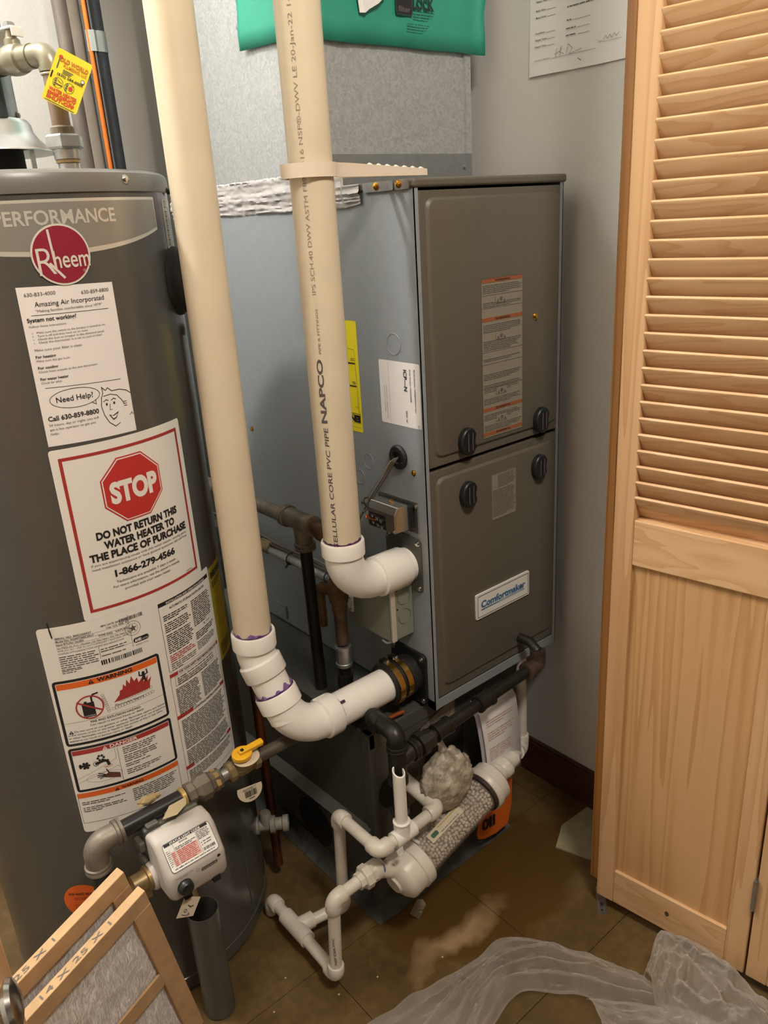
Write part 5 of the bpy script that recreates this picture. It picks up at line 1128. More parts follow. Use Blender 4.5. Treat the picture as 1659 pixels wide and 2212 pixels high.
# dial on the front face
dc = MG @ V((.027, .066, .038)); q = mb('bplas'); q.lathe([(.0118, 0), (.0118, .003), (.0108, .008), (.0090, .010), (.0001, .0108)], dc, gn, 32); q.build('dial', gv)
GF = lambda u, v, l: MG @ V((u, .066 + l, v))
p = Print(GF)
for k in range(7):
    a = radians(200 + 23 * k); p.line([(.027 + .0165 * cos(a), .038 + .0165 * sin(a)), (.027 + .020 * cos(a), .038 + .020 * sin(a))], .0005, 'grey')
for tt, a, b2, z in (('HOT', .003, .008, .0285), ('LOW', .047, .054, .0300)): p.text(tt, a, b2, z, .0017, 'grey')
p.text('WATER TEMPERATURE', .012, .046, .0640, .0021, 'grey'); p.text('SETTING', .021, .036, .0608, .0021, 'grey'); p.ring(.055, .0575, .003, .0005, 'grey'); p.rrect(.062, .094, .0495, .0570, .001, 'grey', 1); p.text('STATUS', .064, .092, .0510, .004, 'gplas', 3)
p.disc(.098, .0640, .0032, 'ink', 2); p.text('LIGHT', .094, .102, .0555, .0017, 'grey'); p.build('lettering', gv)
# sloped label
Pa, Pb = V((.0305, .1213)), V((.0617, .0745)); sl = (Pb - Pa).length; dn_ = (Pb - Pa).normalized(); nr = V((-dn_.y, dn_.x)); 
if nr.x < 0: nr = -nr
SFn = lambda u, v, l: MG @ V((u, Pb.x - dn_.x * v + nr.x * l, Pb.y - dn_.y * v + nr.y * l))
ss = Print(SFn); ss.rrect(.0115, Wv - .0115, .0005, sl - .001, .006, 'ink', 0); ss = ss.build('status_sticker', gv, .0012, 0); ss['label'] = 'status light code sticker with black heading and red table'
p = Print(SFn); p.rrect(.0123, Wv - .0123, .0013, sl - .0018, .0055, 'labw', 1); p.rect(.0150, Wv - .016, sl - .0075, sl - .0020, 'ink', 2); p.text('STATUS LIGHT CODE', .026, .086, sl - .0065, .0036, 'labw', 3, .03); p.text('STATUS', .042, .058, sl - .0120, .0026, 'ink', 3, .03)
p.rect(.0300, .0305, .004, sl - .0075, 'ink', 3); p.rect(.0740, .0745, .006, sl - .0075, 'ink', 3); p.rect(.0215, .0218, .006, sl - .0130, 'ink', 3)
p.para(.032, .072, sl - .0150, .0028, 2, 'grey', .5, .8, 91, 3); p.rect(.0315, .0725, .0095, sl - .0215, 'pink', 2); p.rect(.0222, .0295, .0095, sl - .020, 'pink', 2); p.para(.0325, .0720, sl - .0215, .0031, 8, 'dred', .4, .8, 92, 3); p.para(.0228, .029, sl - .0215, .0031, 8, 'dred', .4, .9, 93, 3); p.para(.0145, .021, sl - .0135, .0034, 9, 'grey', .3, .9, 94, 3)
p.para(.0755, .100, sl - .0085, .0027, 6, 'grey', .5, .8, 95, 3); p.disc(.0780, .0250, .001, 'ink', 3); p.disc(.0780, .0205, .001, 'red', 3); p.para(.081, .099, .0275, .0030, 1, 'grey', .5, .9, 96, 3); p.para(.081, .099, .0230, .0030, 1, 'grey', .5, .9, 97, 3); p.barcode(.0765, .100, .0095, .0150, 9, lay=3); p.para(.018, .100, .0075, .003, 1, 'ink', .4, .97, 98, 3)
p.build('lettering', ss, .0012, .0002)
for x0, pts, r_, c_ in ((0, [(.060, .010, .010), (.062, .008, -.03), (.072, -.004, -.095)], .0042, 'copper2'), (1, [(.046, .022, .008), (.047, .018, -.02), (.055, .010, -.05), (.064, .004, -.10)], .0013, 'chrome'), (2, [(.082, .012, .008), (.083, .012, -.02), (.076, .0, -.06), (.072, -.01, -.1)], .0008, 'chrome'), (3, [(.066, .004, .010), (.067, .002, -.03), (.077, -.008, -.095)], .002, 'rust')):
    q = MB().use(mat('aluminium_tube', 'b8a878', .3, .8) if c_ == 'copper2' else m_(c_)); q.tube(fillet([MG @ V(v) for v in pts], .015, 5), r_, 12); q.build('burner_tube', gv)
place_root(gv, tuple(GO))
wtg = MB().use('beigep'); A3 = MG @ V((.0265, .058, .003)); ex3 = (gu * .75 + V((0, 0, -.5)) + gn * .1).normalized(); ey3 = (V((0, 0, -.96)) - gu * .15 + gn * .15).normalized(); ey3 = (ey3 - ex3 * ey3.dot(ex3)).normalized()
wt_ = thing('paper_wire_tag', 'small cream paper tag hanging under the gas control box', 'tag')
o_ = [A3, A3 + ex3 * .026, A3 + ex3 * .024 + ey3 * .028, A3 - ex3 * .002 + ey3 * .032]
wtg.add(o_ + [v + ex3.cross(ey3) * .0004 for v in o_], [(0, 1, 2, 3), (7, 6, 5, 4), (0, 4, 5, 1), (1, 5, 6, 2), (2, 6, 7, 3), (3, 7, 4, 0)]); wtg.build('card', wt_, 0)
n_ = ex3.cross(ey3); sg = 1 if n_.dot(V((-.8, -.9, 1.2)) - A3) > 0 else -1
p = Print(lambda u, v, l: A3 + ex3 * u + ey3 * v + n_ * sg * (l + .0005)); p.line([(.010, .012), (.014, .014), (.018, .012)], .0012, 'ink'); p.ring(.008, .020, .0025, .0008, 'grey'); p.text('9', .012, .016, .022, .005, 'grey'); p.line([(.004, .026), (.012, .027)], .0008, 'grey'); p.build('lettering', wt_)
place_root(wt_, tuple(A3))
o = MB().use('putty'); bmx = bmesh.new(); bmesh.ops.create_icosphere(bmx, subdivisions=3, radius=1); 
vs = [V((v.co.x * .016, v.co.y * .006, v.co.z * .007)) * (1 + .5 * noise.noise(v.co * 2.5)) + V((-.504, gy + .012, zy + .016)) for v in bmx.verts]; o.add(vs, [tuple(v.index for v in f.verts) for f in bmx.faces]); bmx.free()
o2 = MB().use(mat('cream_sealant', 'b3a27c', .7)); q0 = MG @ V((.060, .0, .150)); o2.add([q0 + V(v) for v in ((-.020, 0, -.004), (.018, -.004, .004), (.022, .004, .010), (-.004, .006, .008), (0, -.008, -.002))], [(0, 4, 1), (0, 1, 2, 3), (0, 3, 4), (1, 4, 2), (3, 2, 4)]); o2 = o2.build('sealant_shard', None, 0); tag(o2, 'cream shard of sealant wedged between gas pipe and the control box', 'debris')
o = o.build('insulation_tuft', None, 60); tag(o, 'tan tuft of foam insulation stuck above the heater gas pipe', 'debris')

# =================================================================== CONDENSATE PIPING
def pipe_run(root, pts, r, R, col='pvc', fr=None, hub=.012, name='pipe', caps=True, skip=()):
    """straight pipes with hubbed elbow fittings at the inner corners"""
    pts = [V(p) for p in pts]; fr = fr or r * 1.34
    for i in range(len(pts) - 1): mb(col).tube([pts[i], pts[i+1]], r, 22).build(name, root)
    for i in range(1, len(pts) - 1):
        if i in skip: continue
        d1 = pts[i] - pts[i-1]; d2 = pts[i+1] - pts[i]
        elbow(pts[i], d1, d2, R, fr * .98, fr, hub, col, root, ridge=False)
r2 = .0107
cw = thing('drain_trap_pipe', 'white pvc drain pipe with an open upright stub in front of the base box', 'drain pipe')
YT = -.066
pipe_run(cw, [(-.150, YT, .262), (-.2015, YT, .262), (-.2005, .046, .263), (-.2005, .060, .045), (-.275, .083, .0345)], r2, .010, 'fit' if 0 else 'pvc')
q = mb('fit'); q.tube([(-.170, YT, .262), (-.125, YT, .263)], r2 * 1.34, 24); q.tube([(-.150, YT, .262), (-.1495, YT, .290)], r2 * 1.34, 24); q.lathe([(r2*1.36, 0), (r2*1.42, .001), (r2*1.42, .004), (r2 + .0003, .0045)], (-.1495, YT, .288), (0, 0, 1), 24); q.build('tee', cw)
q = mb('fit'); q.lathe([(r2, 0), (r2, .118), (r2 - .0022, .1185), (r2 - .0022, .02)], (-.1495, YT, .275), (.004, 0, 1), 24, False)
q.v = [(x, y, z + (0.006 * (y - YT) / r2 if z > .38 else 0)) for x, y, z in q.v]; q.build('open_stub', cw)
q = mb('pvc'); q.tube([(-.128, YT, .263), (-.072, YT, .267)], r2, 20); q.build('right_pipe', cw)
elbow((-.067, YT, .2675), (1, 0, 0), (0, 1, .13), .010, r2 * 1.32, r2 * 1.36, .014, 'pvc', cw, ridge=False)
q = mb('pvc'); q.tube([(-.067, YT + .01, .269), (-.067, .034, .2815)], r2 * 1.25, 20); q.build('inlet_pipe', cw)
q = MB().use('labw'); q.add([(-.178, YT - .0158, .256), (-.164, YT - .0158, .258), (-.163, YT - .017, .247), (-.169, YT - .018, .244), (-.176, YT - .017, .246)], [(0, 1, 2, 3, 4)]); q = q.build('torn_sticker', cw, 0); q.modifiers.new('s', 'SOLIDIFY').thickness = .0006
place_root(cw, (-.2, .05, .02))
# lettering on the left drop
fd = thing('floor_drain_pipe', 'white pvc pipe loop with a tee lying on the floor beside the water heater', 'drain pipe')
A_ = (-.2885, -.047, .204); pts = [(-.232, -.047, .206), A_, (-.2965, -.043, .040), (-.288, .168, .036), (-.292, .176, .004)]
pipe_run(fd, pts, r2, .011, 'pvc')
q = mb('pvc'); q.tube([(-.2915, .048, .038), (-.2905, .122, .037)], r2 * 1.4, 24); q.tube([(-.290, .085, .0375), (-.258, .081, .036)], r2 * 1.4, 24); q.build('tee', fd)
p = Print(lambda u, v, l: V((-.2975 - .0, 0, 0)) + V((cos(radians(205) + u / r2) * (r2 + l) + .005, sin(radians(205) + u / r2) * (r2 + l) - .047, v)), .003)
p.textr('NSF CSA PVC', (.004, .075), (0, 1), (-1, 0), .06, .004, 'grey', 1, .02, 2); p.build('lettering', fd)
place_root(fd, (-.29, .1, 0))
# neutraliser
nt_ = thing('condensate_neutralizer', 'clear tube of white pebbles with white end caps in front of the base box', 'condensate neutralizer')
NA = V((-.150, -.060, .168)); NB = V((.074, -.046, .213)); nd = (NB - NA).normalized(); NL = (NB - NA).length
clear = mat('clear_tube', 'cfc4b8', .12); clear.node_tree.nodes['Principled BSDF'].inputs['Alpha'].default_value = .16
TR = .0365
q = MB().use(clear); q.lathe([(TR, .02), (TR, NL - .015), (TR - .002, NL - .015), (TR - .002, .02), (TR, .02)], NA, nd, 48, False); q.build('clear_tube', nt_)
q = mb('fit'); q.mats = [m_('pvc')]; q.lathe([(.016, -.024), (.018, -.020), (.030, -.016), (.040, -.008), (.041, -.004), (.0415, .020), (.044, .022), (.044, .040), (.042, .042), (TR + .0005, .042)], NA, nd, 56); q.build('left_cap', nt_)
q = mb('pvc'); q.lathe([(TR + .0005, -.006), (.042, -.006), (.0435, -.004), (.0435, .008), (.041, .010), (.0405, .028), (.034, .034), (.020, .038), (.018, .052)], NB, nd, 56); q.build('right_cap', nt_)
q = MB().use(mat('brown_gasket', '3b2c28', .5)); q.lathe([(TR + .001, 0), (.0398, .0), (.0398, .006), (TR + .001, .006)], NB - nd * .0125, nd, 48); q.build('seal_ring', nt_)
# pebbles
up_ = V((0, 0, 1)); s1 = nd.cross(up_).normalized(); s2 = s1.cross(nd)
peb = MB().use(mat('white_pebble', 'd8ccb8', .7, col2='b8a892', scale=60)); random.seed(11)
ico = bmesh.new(); bmesh.ops.create_icosphere(ico, subdivisions=1, radius=1); IV = [v.co.copy() for v in ico.verts]; IF = [tuple(v.index for v in f.verts) for f in ico.faces]; ico.free()
cnt = 0; t_ = .046
while t_ < NL - .014:
    for ring_r, num in ((TR - .0072, 26), (TR - .0145, 16)):
        off = random.random()
        for k in range(num):
            a = 2 * pi * (k + off + random.uniform(-.2, .2)) / num; d = s1 * cos(a) + s2 * sin(a)
            if d.z < -.3 and ring_r < .025: continue
            c = NA + nd * (t_ + random.uniform(-.002, .002)) + d * (ring_r - random.random() * .0012); rad = random.uniform(.0033, .0043)
            q4 = [random.uniform(.85, 1.12) for _ in range(3)]
            peb.add([c + V((v.x * q4[0], v.y * q4[1], v.z * q4[2])) * rad for v in IV], IF); cnt += 1
    t_ += .0072
po = peb.build('pebbles', nt_, 60); po['kind'] = 'stuff'
# sticker strip and clips
mt_n = Matrix.Translation(NA) @ Matrix((( nd.x, s1.x, s2.x, 0), (nd.y, s1.y, s2.y, 0), (nd.z, s1.z, s2.z, 0), (0, 0, 0, 1)))
# face towards the camera: between up and -y
sgn = 1 if s1.y < 0 else -1
def NF(u, v, l):      # u along the tube, v arc from the top towards the viewer
    a = v / TR; return NA + nd * u + (s2 * cos(a) + s1 * sgn * sin(a)) * (TR + l)
s = Print(NF, None)
for k in range(6): s.rect(.066, .150, .004 + .003 * k, .007 + .003 * k, 'beigep', 0)
s = s.build('strip_sticker', nt_, .0004, 0)
p = Print(NF); p.rrect(.072, .088, .009, .017, .003, mat('label_green', '2f5a3a', .5), 1); p.para(.092, .145, .010, .003, 1, 'olive', .5, .9, 3); p.para(.092, .145, .020, .003, 1, 'grey', .4, .9, 5); p.build('lettering', s)
for u in (.048, .195):
    q = mb('labw'); pts = [NF(u, TR * radians(a), .0015) for a in range(-16, 14, 6)]; q.tube(pts, .0028, 6); q.build('clip', nt_)
# left union
q = mb('pvc'); lx = V((-.238, -.047, .2055)); q.lathe([(r2 * 1.35, 0), (r2 * 1.35, .010), (.0195, .011), (.0210, .013), (.0210, .024), (.0180, .026), (.0180, .032)], lx, (1, 0, .02), 8); q.build('union_nut', nt_, 25)
q = mb('pvc'); q.lathe([(.0175, 0), (.0180, .002), (.0180, .014), (.014, .016), (.014, .022)], lx + V((.031, 0, .0006)), (1, 0, .02), 24); q.build('union_collar', nt_)
q = MB().use(mat('blue_ring', '4c5f86', .5)); q.lathe([(.0148, 0), (.0152, .0005), (.0152, .0025), (.0148, .003)], lx + V((.047, 0, 0)), (1, 0, -.2), 24); q.build('blue_gasket', nt_)
q = mb('pvc'); q.tube([lx + V((.04, 0, 0)), V((-.160, -.054, .186))], [.0140, .0150], 24); q.build('outlet_spigot', nt_)
# right union and riser
RB = NB + nd * .05
q = mb('pvc'); q.lathe([(.0125, 0), (.019, .002), (.0205, .006), (.0205, .020), (.018, .022), (.0150, .030), (.0150, .046)], RB, nd, 24); q.build('right_union', nt_)
place_root(nt_, tuple((NA + NB) / 2))
rp = thing('condensate_riser', 'thin white pvc pipe rising at the right wall side of the furnace base', 'drain pipe')
E_ = RB + nd * .046; Fv = V((.2490, .008, .188))
pipe_run(rp, [E_, Fv, (.2475, .010, .4035)], r2, .010, 'pvc', hub=.016)
q = mb('pvc'); mid = (E_ + Fv) / 2; q.lathe([(r2, 0), (r2 * 1.36, .001), (r2 * 1.36, .022), (r2, .023)], mid - (Fv - E_).normalized() * .012, Fv - E_, 24); q.build('coupling', rp)
place_root(rp, tuple(Fv))
# hanging bag of pebbles
bg = MB().use(mat('bag_plastic', 'c2b5a2', .4, col2='8a7d6a', scale=60, bump=1.0, bscale=140)); ib = bmesh.new(); bmesh.ops.create_icosphere(ib, subdivisions=5, radius=1)
vs = []
for v in ib.verts:
    c = v.co; k = 1.04 + .12 * noise.noise(c * 2.2) + .10 * abs(noise.noise(c * 6)) + .05 * noise.noise(c * 16); s_ = 1 - .22 * max(0, c.z) ** 2
    vs.append((-.017 + c.x * .053 * k * s_, -.040 + c.y * .034 * k * s_, .288 + c.z * .056 * k))
bg.add(vs, [tuple(v.index for v in f.verts) for f in ib.faces]); ib.free(); bg.tube([(-.017, -.036, .335), (-.014, -.026, .352), (-.012, -.005, .362)], [.012, .006, .008], 12)
bg = bg.build('pebble_bag', None, 60); tag(bg, 'crinkled clear bag full of pale pebbles behind the neutralizer tube', 'bag')
# hanging paper stack
pm = thing('manual_papers', 'stack of folded white manual sheets hanging under the furnace front', 'papers')
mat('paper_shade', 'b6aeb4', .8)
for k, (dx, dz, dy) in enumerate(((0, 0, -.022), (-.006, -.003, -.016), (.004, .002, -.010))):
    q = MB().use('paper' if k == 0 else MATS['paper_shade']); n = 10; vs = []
    for i in range(n + 1):
        t = i / n; z = .378 - .186 * t; 
        for x in (.088 + .014 * t, .190 + .008 * t): vs.append((x + dx, dy - .012 * sin(t * 2.2) + (.012 if i == 0 else 0), z + dz))
    q.add(vs, [(2*i, 2*i+1, 2*i+3, 2*i+2) for i in range(n)]); o = q.build('sheet', pm, 60); o.modifiers.new('s', 'SOLIDIFY').thickness = .0012
p = Print(lambda u, v, l: V((u + (.378 - v) * .06, -.0225 - .012 * sin((.378 - v) / .186 * 2.2) - l - .0008, v))); p.para(.098, .175, .345, .005, 3, 'pink', .25, .6, 3); p.para(.098, .175, .32, .005, 4, 'pink', .25, .6, 4); p.para(.098, .165, .285, .005, 6, 'pink', .25, .6, 6); p.build('lettering', pm)
place_root(pm, (.14, -.01, .36))
ot = thing('orange_tag', 'bright orange printed card hanging behind the white pebble tube', 'tag')
q = mb('otag'); q.prism([(.197, .30), (.207, .29), (.200, .08), (.188, .032), (.150, .030), (.115, .038), (.098, .048), (.094, .060), (.097, .075), (.12, .19)], .001, Matrix(((1, 0, 0, 0), (0, 0, -1, -.0045), (0, 1, 0, 0), (0, 0, 0, 1)))); q.build('card', ot, 0)
p = Print(lambda u, v, l: V((u, -.0056 - l, v))); p.textr('0II', (.108, .062), (1, -.12), (0, 1), .040, .026, 'ink', 1, .05, 3); p.text('DANGER', .15, .185, .10, .006, 'dred', 2, .03); p.build('lettering', ot)
place_root(ot, (.15, -.005, .3))
# little block on floor by the base
o = mb('rubbergrey'); o.mats = [mat('dusty_block', '7d6f56', .8, var=.15, scale=60)]
mt_ = Matrix.Translation((-.088, -.022, .012)) @ Matrix.Rotation(radians(25), 4, 'Z') @ Matrix.Rotation(radians(20), 4, 'X'); o.box(-.012, .012, -.010, .010, -.009, .012, mt_); o.prism([(.013 * cos(radians(a)), .011 * sin(radians(a))) for a in range(0, 360, 60)], .008, mt_ @ Matrix.Translation((0, 0, .010)))
o = o.build('floor_block', None, 0, bevel=.002); tag(o, 'small dusty square plug lying at the front of the base box', 'plug')

# =================================================================== PAPER ON THE WALL, FLOOR ITEMS
wp = thing('wall_paper_form', 'white printed form with a handwritten signature taped on the right wall', 'paper')
q = MB().use('paper'); vs = []; n = 14
for i in range(n + 1):
    for j in range(15):
        y = .1125 - .2165 * i / n; z = 1.4555 + .280 * j / 14
        x = XW - .0012 - .004 * max(0, (1 - j / 5)) * (.4 + .6 * abs(sin(i * .55))) 
        vs.append((x, y, z - .002 * (1 - abs(i - 9) / 9) * (j == 0)))
q.add(vs, [(i*15+j, (i+1)*15+j, (i+1)*15+j+1, i*15+j+1) for i in range(n) for j in range(14)]); q.build('sheet', wp, 60)
WFn = lambda u, v, l: V((XW - .0012 - .005 * max(0, 1 - v / .1) - l, .1125 - u, 1.4555 + v))
p = Print(WFn); t = p.text
for v0, tt in ((.197, 'Furnace'), (.185, 'Supply Air'), (.178, 'Return Air'), (.160, 'Cooling'), (.150, 'Supply Air'), (.137, 'Suction'), (.118, 'Location'), (.108, 'Filter Size'), (.095, 'Belt Size'), (.085, 'Motor Amps'), (.062, 'Condition'), (.052, 'Supply Temp'), (.042, 'Return Temp')):
    t(tt, .014, .014 + .0022 * len(tt), v0, .0026, 'grey', bold=.02); p.rect(.016 + .0022 * len(tt), .055, v0 - .0005, v0, 'grey', 1)
for v0, w_ in ((.185, .02), (.175, .024), (.158, .018), (.148, .026), (.125, .012), (.112, .02), (.100, .024), (.089, .05), (.070, .01), (.058, .02), (.048, .022)):
    p.para(.078, .078 + w_, v0 + .003, .0032, 1, 'grey', .5, .95, int(v0 * 1e4)); p.rect(.080 + w_, .124, v0 - .0005, v0, 'grey', 1)
for v0, w_ in ((.165, .036), (.135, .024), (.123, .022)): p.para(.132, .132 + w_, v0 + .003, .0032, 1, 'grey', .5, .95, int(v0 * 1e4)); p.rect(.134 + w_, .19, v0 - .0005, v0, 'grey', 1)
t('Customer Signature', .014, .046, .0215, .0026, 'grey'); p.rect(.048, .138, .021, .0215, 'grey', 1); t('Date', .142, .149, .0285, .0026, 'grey'); p.rect(.150, .185, .028, .0285, 'grey', 1)
p.line([(.058, .022), (.060, .034)], .0006, 'grey'); p.line([(.056, .026), (.066, .029)], .0006, 'grey'); p.line([(.067, .022), (.070, .036), (.066, .028), (.075, .024)], .0006, 'grey'); p.line([(.080, .022), (.083, .037), (.092, .030), (.086, .022), (.110, .026)], .0006, 'grey')
p.line([(.151, .031), (.156, .036), (.159, .031), (.163, .036), (.167, .031), (.171, .037), (.175, .032), (.180, .037)], .0006, 'grey'); p.line([(.104, .013), (.110, .009)], .0009, 'ink')
p.build('lettering', wp)
place_root(wp, (XW, 0, 1.46))
o = mb('beigep'); o.mats = [mat('pale_card', '9a9170', .85, var=.1, scale=30)]
o.prism([(.231, -.098), (.290, -.068), (.373, -.073), (.373, -.16), (.255, -.166)], .003, Matrix.Identity(4)); o = o.build('floor_card', None, 0); tag(o, 'pale card scrap lying on the floor beside the pine jamb', 'card')
bk = MB().use('zinc'); mb_ = Matrix.Translation((.196, -.233, 0)) @ Matrix.Rotation(radians(38), 4, 'Z')
bk.prism(rr(-.044, .020, -.009, .009, .003), .002, mb_); bk.box(-.018, .004, -.003, .003, .002, .0028, mb_); o = bk.build('floor_bracket', None, 30); tag(o, 'small zinc pivot bracket screwed to the floor under the louvred door', 'bracket')
q = mb('dark'); q.box(-.026, .006, -.0028, .0028, .002, .0024, mb_); q.lathe([(.002, .0), (.002, .0004)], mb_ @ V((-.036, 0, .002)), (0, 0, 1), 10); q.build('bracket_slot', o, 0)

# --- air filters
def filt_mat():
    m = mat('fibre_media', 'b9b2a8', .9); nt = m.node_tree; b = nt.nodes['Principled BSDF']; mp = [n for n in nt.nodes if n.type == 'MAPPING'][0]
    mixes = None
    for k, (rot, sc) in enumerate((((0, .6, .3), (900, 60, 60)), ((.5, -.4, 1.2), (60, 900, 80)), ((1.1, .3, 2.2), (900, 80, 60)))):
        m2 = nt.nodes.new('ShaderNodeMapping'); m2.inputs['Rotation'].default_value = rot; m2.inputs['Scale'].default_value = sc; nt.links.new(mp.outputs[0], m2.inputs['Vector'])
        n = nt.nodes.new('ShaderNodeTexNoise'); n.inputs['Scale'].default_value = 1.0; n.inputs['Detail'].default_value = 3; n.inputs['Distortion'].default_value = .8; nt.links.new(m2.outputs[0], n.inputs['Vector'])
        if mixes is None: mixes = n.outputs['Fac']
        else:
            mm = nt.nodes.new('ShaderNodeMath'); mm.operation = 'MAXIMUM'; nt.links.new(mixes, mm.inputs[0]); nt.links.new(n.outputs['Fac'], mm.inputs[1]); mixes = mm.outputs[0]
    r = nt.nodes.new('ShaderNodeValToRGB'); nt.links.new(mixes, r.inputs['Fac']); e = r.color_ramp.elements; e[0].position = .5; e[0].color = (*srgb('c3bdb7'), 1); e[1].position = .70; e[1].color = (*srgb('ffffff'), 1)
    nt.links.new(r.outputs[0], b.inputs['Base Color']); bp = nt.nodes.new('ShaderNodeBump'); bp.inputs['Strength'].default_value = .35; bp.inputs['Distance'].default_value = .001; nt.links.new(mixes, bp.inputs['Height']); nt.links.new(bp.outputs[0], b.inputs['Normal'])
    return m
FM = filt_mat()
def air_filter(A, e1, e2, label, txt, uoff=0):
    A = V(A); e1 = V(e1).normalized(); e2 = V(e2); e2 = (e2 - e1 * e2.dot(e1)).normalized(); n = e1.cross(e2)
    if n.dot(V((-.81, -.88, 1.25)) - A) < 0: n = -n
    Mx = Matrix(((e1.x, e2.x, n.x, A.x), (e1.y, e2.y, n.y, A.y), (e1.z, e2.z, n.z, A.z), (0, 0, 0, 1)))   # x along the long edge, y down the short edge, z out of the face
    f = thing('air_filter', label, 'filter'); L, Hh, th, bw = .632, .354, .013, .027
    MB().use('card').box(0, L, 0, bw, -th, 0, Mx).build('long_frame_side', f, 0, bevel=.0008)
    MB().use('card').box(0, L, Hh - bw, Hh, -th, 0, Mx).build('long_frame_side', f, 0, bevel=.0008)
    MB().use('card').box(0, bw, bw, Hh - bw, -th, .0003, Mx).build('short_frame_side', f, 0, bevel=.0008)
    MB().use('card').box(L - bw, L, bw, Hh - bw, -th, .0003, Mx).build('short_frame_side', f, 0, bevel=.0008)
    MB().use('card').box(bw, L - bw, .163, .190, -.0035, -.0002, Mx).build('cross_strip', f, 0)
    q = MB().use(FM); vs = []; nx, ny = 60, 34
    for i in range(nx + 1):
        for j in range(ny + 1):
            u = bw - .002 + (L - 2*bw + .004) * i / nx; v = bw - .002 + (Hh - 2*bw + .004) * j / ny
            z = -.006 + .0022 * noise.noise(V((u * 40, v * 40, 1)))
            vs.append(Mx @ V((u, v, z)))
    q.add(vs, [(i*(ny+1)+j, (i+1)*(ny+1)+j, (i+1)*(ny+1)+j+1, i*(ny+1)+j+1) for i in range(nx) for j in range(ny)]); q.build('fibre_media', f, 60)
    # printing on the long upper edge, reading up to the corner
    p = Print(lambda u, v, l: Mx @ V((u, -l, v)))
    for k in range(4): p.textr(txt, (.150 + .145 * k + uoff, -.0032), (-1, 0), (0, -1), .100, .0062, 'grey', 1, .0, 3)
    p.build('lettering', f)
    r_, u_, f_ = Mx.col[0].to_3d(), Mx.col[1].to_3d(), Mx.col[2].to_3d()
    place_root(f, tuple(A + e1 * .6 + e2 * .354)); return f
E1 = V((-.95, -.243, -.205)); E2 = V((.17, .165, -.971))
FA = V((-.5905, -.0955, .4815))
air_filter(FA, E1, E2, 'cardboard framed air filter with white fibre, in front of the other filter', '14 X 25 X 1')
nF = E1.normalized().cross(E2.normalized()).normalized()
if nF.y > 0: nF = -nF
air_filter(FA - nF * .026 + V((-.006, 0, .018)), E1, E2, 'cardboard framed air filter standing behind the front filter', '16 X 25 X 1', .05)

# --- plastic sheet
def plas_mat():
    m = mat('clear_poly_sheet', 'cfc6bc', .28); nt = m.node_tree; b = nt.nodes['Principled BSDF']; out = [n for n in nt.nodes if n.type == 'OUTPUT_MATERIAL'][0]
    mp = [n for n in nt.nodes if n.type == 'MAPPING'][0]
    tr_ = nt.nodes.new('ShaderNodeBsdfTransparent'); tl_ = nt.nodes.new('ShaderNodeBsdfTranslucent'); tl_.inputs[0].default_value = (.8, .76, .7, 1)
    mx = nt.nodes.new('ShaderNodeMixShader'); mx.inputs[0].default_value = .4; nt.links.new(b.outputs[0], mx.inputs[1]); nt.links.new(tl_.outputs[0], mx.inputs[2])
    m2 = nt.nodes.new('ShaderNodeMixShader'); n = nt.nodes.new('ShaderNodeTexNoise'); n.inputs['Scale'].default_value = 12; n.inputs['Detail'].default_value = 5; n.inputs['Distortion'].default_value = 1.5; nt.links.new(mp.outputs[0], n.inputs['Vector'])
    lw = nt.nodes.new('ShaderNodeLayerWeight'); lw.inputs[0].default_value = .35
    ad = nt.nodes.new('ShaderNodeMath'); ad.operation = 'MULTIPLY_ADD'; ad.inputs[1].default_value = .5; nt.links.new(n.outputs['Fac'], ad.inputs[0]); nt.links.new(lw.outputs['Facing'], ad.inputs[2]); 
    cl = nt.nodes.new('ShaderNodeMapRange'); cl.inputs['From Min'].default_value = .2; cl.inputs['From Max'].default_value = 1.1; cl.inputs['To Min'].default_value = .30; cl.inputs['To Max'].default_value = .95; nt.links.new(ad.outputs[0], cl.inputs['Value'])
    nt.links.new(cl.outputs[0], m2.inputs[0]); nt.links.new(tr_.outputs[0], m2.inputs[1]); nt.links.new(mx.outputs[0], m2.inputs[2]); nt.links.new(m2.outputs[0], out.inputs[0])
    return m
PLM = plas_mat()
def lerp_path(P, t):
    n = len(P) - 1; x = t * n; i = min(int(x), n - 1); f_ = x - i; a, b = P[max(i-1, 0)], P[i]; c, d = P[i+1], P[min(i+2, n)]
    return tuple(.5 * ((2*b[k]) + (-a[k] + c[k]) * f_ + (2*a[k] - 5*b[k] + 4*c[k] - d[k]) * f_**2 + (-a[k] + 3*b[k] - 3*c[k] + d[k]) * f_**3) for k in range(len(b)))
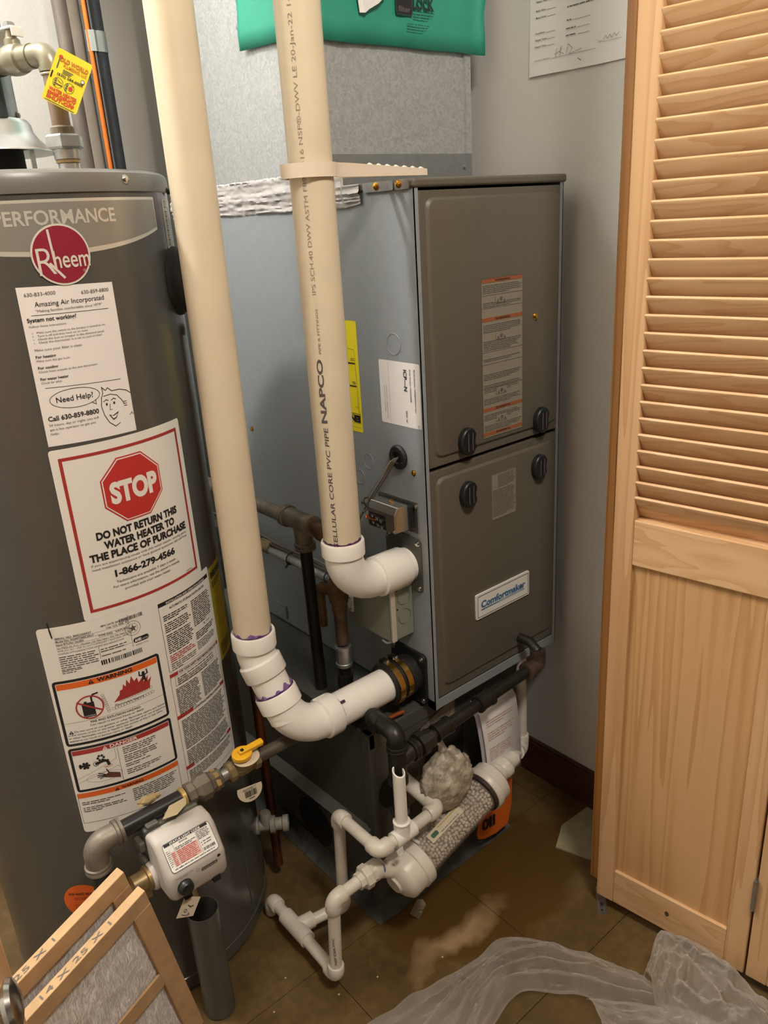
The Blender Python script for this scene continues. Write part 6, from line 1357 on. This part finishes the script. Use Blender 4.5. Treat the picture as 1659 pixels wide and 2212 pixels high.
def sheet_lobe(far_, near_, nu, nv, h, fu, fv, seed, name, parent, lift=.004):
    q = MB().use(PLM); vs = []
    for i in range(nu + 1):
        A = lerp_path(far_, i / nu); B = lerp_path(near_, i / nu)
        for j in range(nv + 1):
            t = j / nv; x = A[0] + (B[0] - A[0]) * t; y = A[1] + (B[1] - A[1]) * t; z = A[2] + (B[2] - A[2]) * t
            e = sin(pi * min(1, t * 1.05)) ** .6
            f1 = abs(noise.noise(V((i / nu * fu, t * fv, seed)))); f2 = abs(noise.noise(V((i / nu * fu * 2.3, t * fv * 2.2 + i / nu * 3, seed + 5)))); f3 = noise.noise(V((i / nu * fu * 5, t * fv * 5, seed + 9)))
            z += h * e * (.35 + 1.1 * (.5 - f1) + .55 * (.4 - f2) + .12 * f3) + lift
            vs.append((x + .010 * noise.noise(V((x * 20, y * 20, seed))), y + .010 * noise.noise(V((x * 20, y * 20, seed + 3))), max(.0025, z)))
    q.add(vs, [(i*(nv+1)+j, (i+1)*(nv+1)+j, (i+1)*(nv+1)+j+1, i*(nv+1)+j+1) for i in range(nu) for j in range(nv)])
    return q.build(name, parent, 80)
ps = thing('plastic_sheet', 'crumpled clear plastic sheet lying on the tiles in front of the door', 'plastic sheet')
far1 = [(-.45, -.10, .0), (-.33, -.118, .0), (-.22, -.138, .0), (-.115, -.168, .012), (-.03, -.188, .02), (.03, -.255, .02), (.060, -.335, .02), (.080, -.405, .012)]
near1 = [(-.50, -.42, .0), (-.36, -.36, .0), (-.24, -.315, .0), (-.165, -.275, .012), (-.09, -.268, .01), (-.03, -.315, .01), (.02, -.385, .01), (.062, -.432, .008)]
sheet_lobe(far1, near1, 150, 60, .035, 3.2, 5, 2, 'long_fold', ps)
near2 = [(.05, -.66, .0), (.02, -.60, .0), (-.02, -.52, .0), (-.07, -.45, .0)]
far2 = [(.15, -.60, .01), (.10, -.50, .015), (.062, -.43, .012), (-.01, -.345, .006)]
sheet_lobe(far2, near2, 80, 60, .028, 4, 4, 7, 'near_fold', ps)
far3 = [(.080, -.400, .03), (.118, -.392, .075), (.160, -.400, .06), (.190, -.450, .04), (.185, -.530, .03), (.160, -.62, .01)]
near3 = [(.058, -.430, .02), (.050, -.455, .02), (.055, -.50, .02), (.070, -.55, .02), (.09, -.60, .01), (.10, -.68, .0)]
sheet_lobe(far3, near3, 110, 70, .045, 6, 4, 12, 'bunched_fold', ps)
place_root(ps, (0, -.35, 0))

# --- small foam crumbs on the floor
random.seed(5); cm = mat('foam_crumb', 'cfc4ae', .8)
for k, (x, y) in enumerate(((-.205, .27), (-.35, .04), (-.30, -.05), (-.23, -.07), (-.40, .0), (-.34, -.09), (-.12, -.12))):
    q = MB().use(cm); c = V((x, y, .0014)); q.add([c + V((v.x * .0022, v.y * .0016, v.z * .0013)) for v in IV], IF); o = q.build('foam_crumb', None, 60)
    tag(o, 'tiny pale crumb of debris on the brown floor tiles', 'debris', 'pale crumbs on the floor')
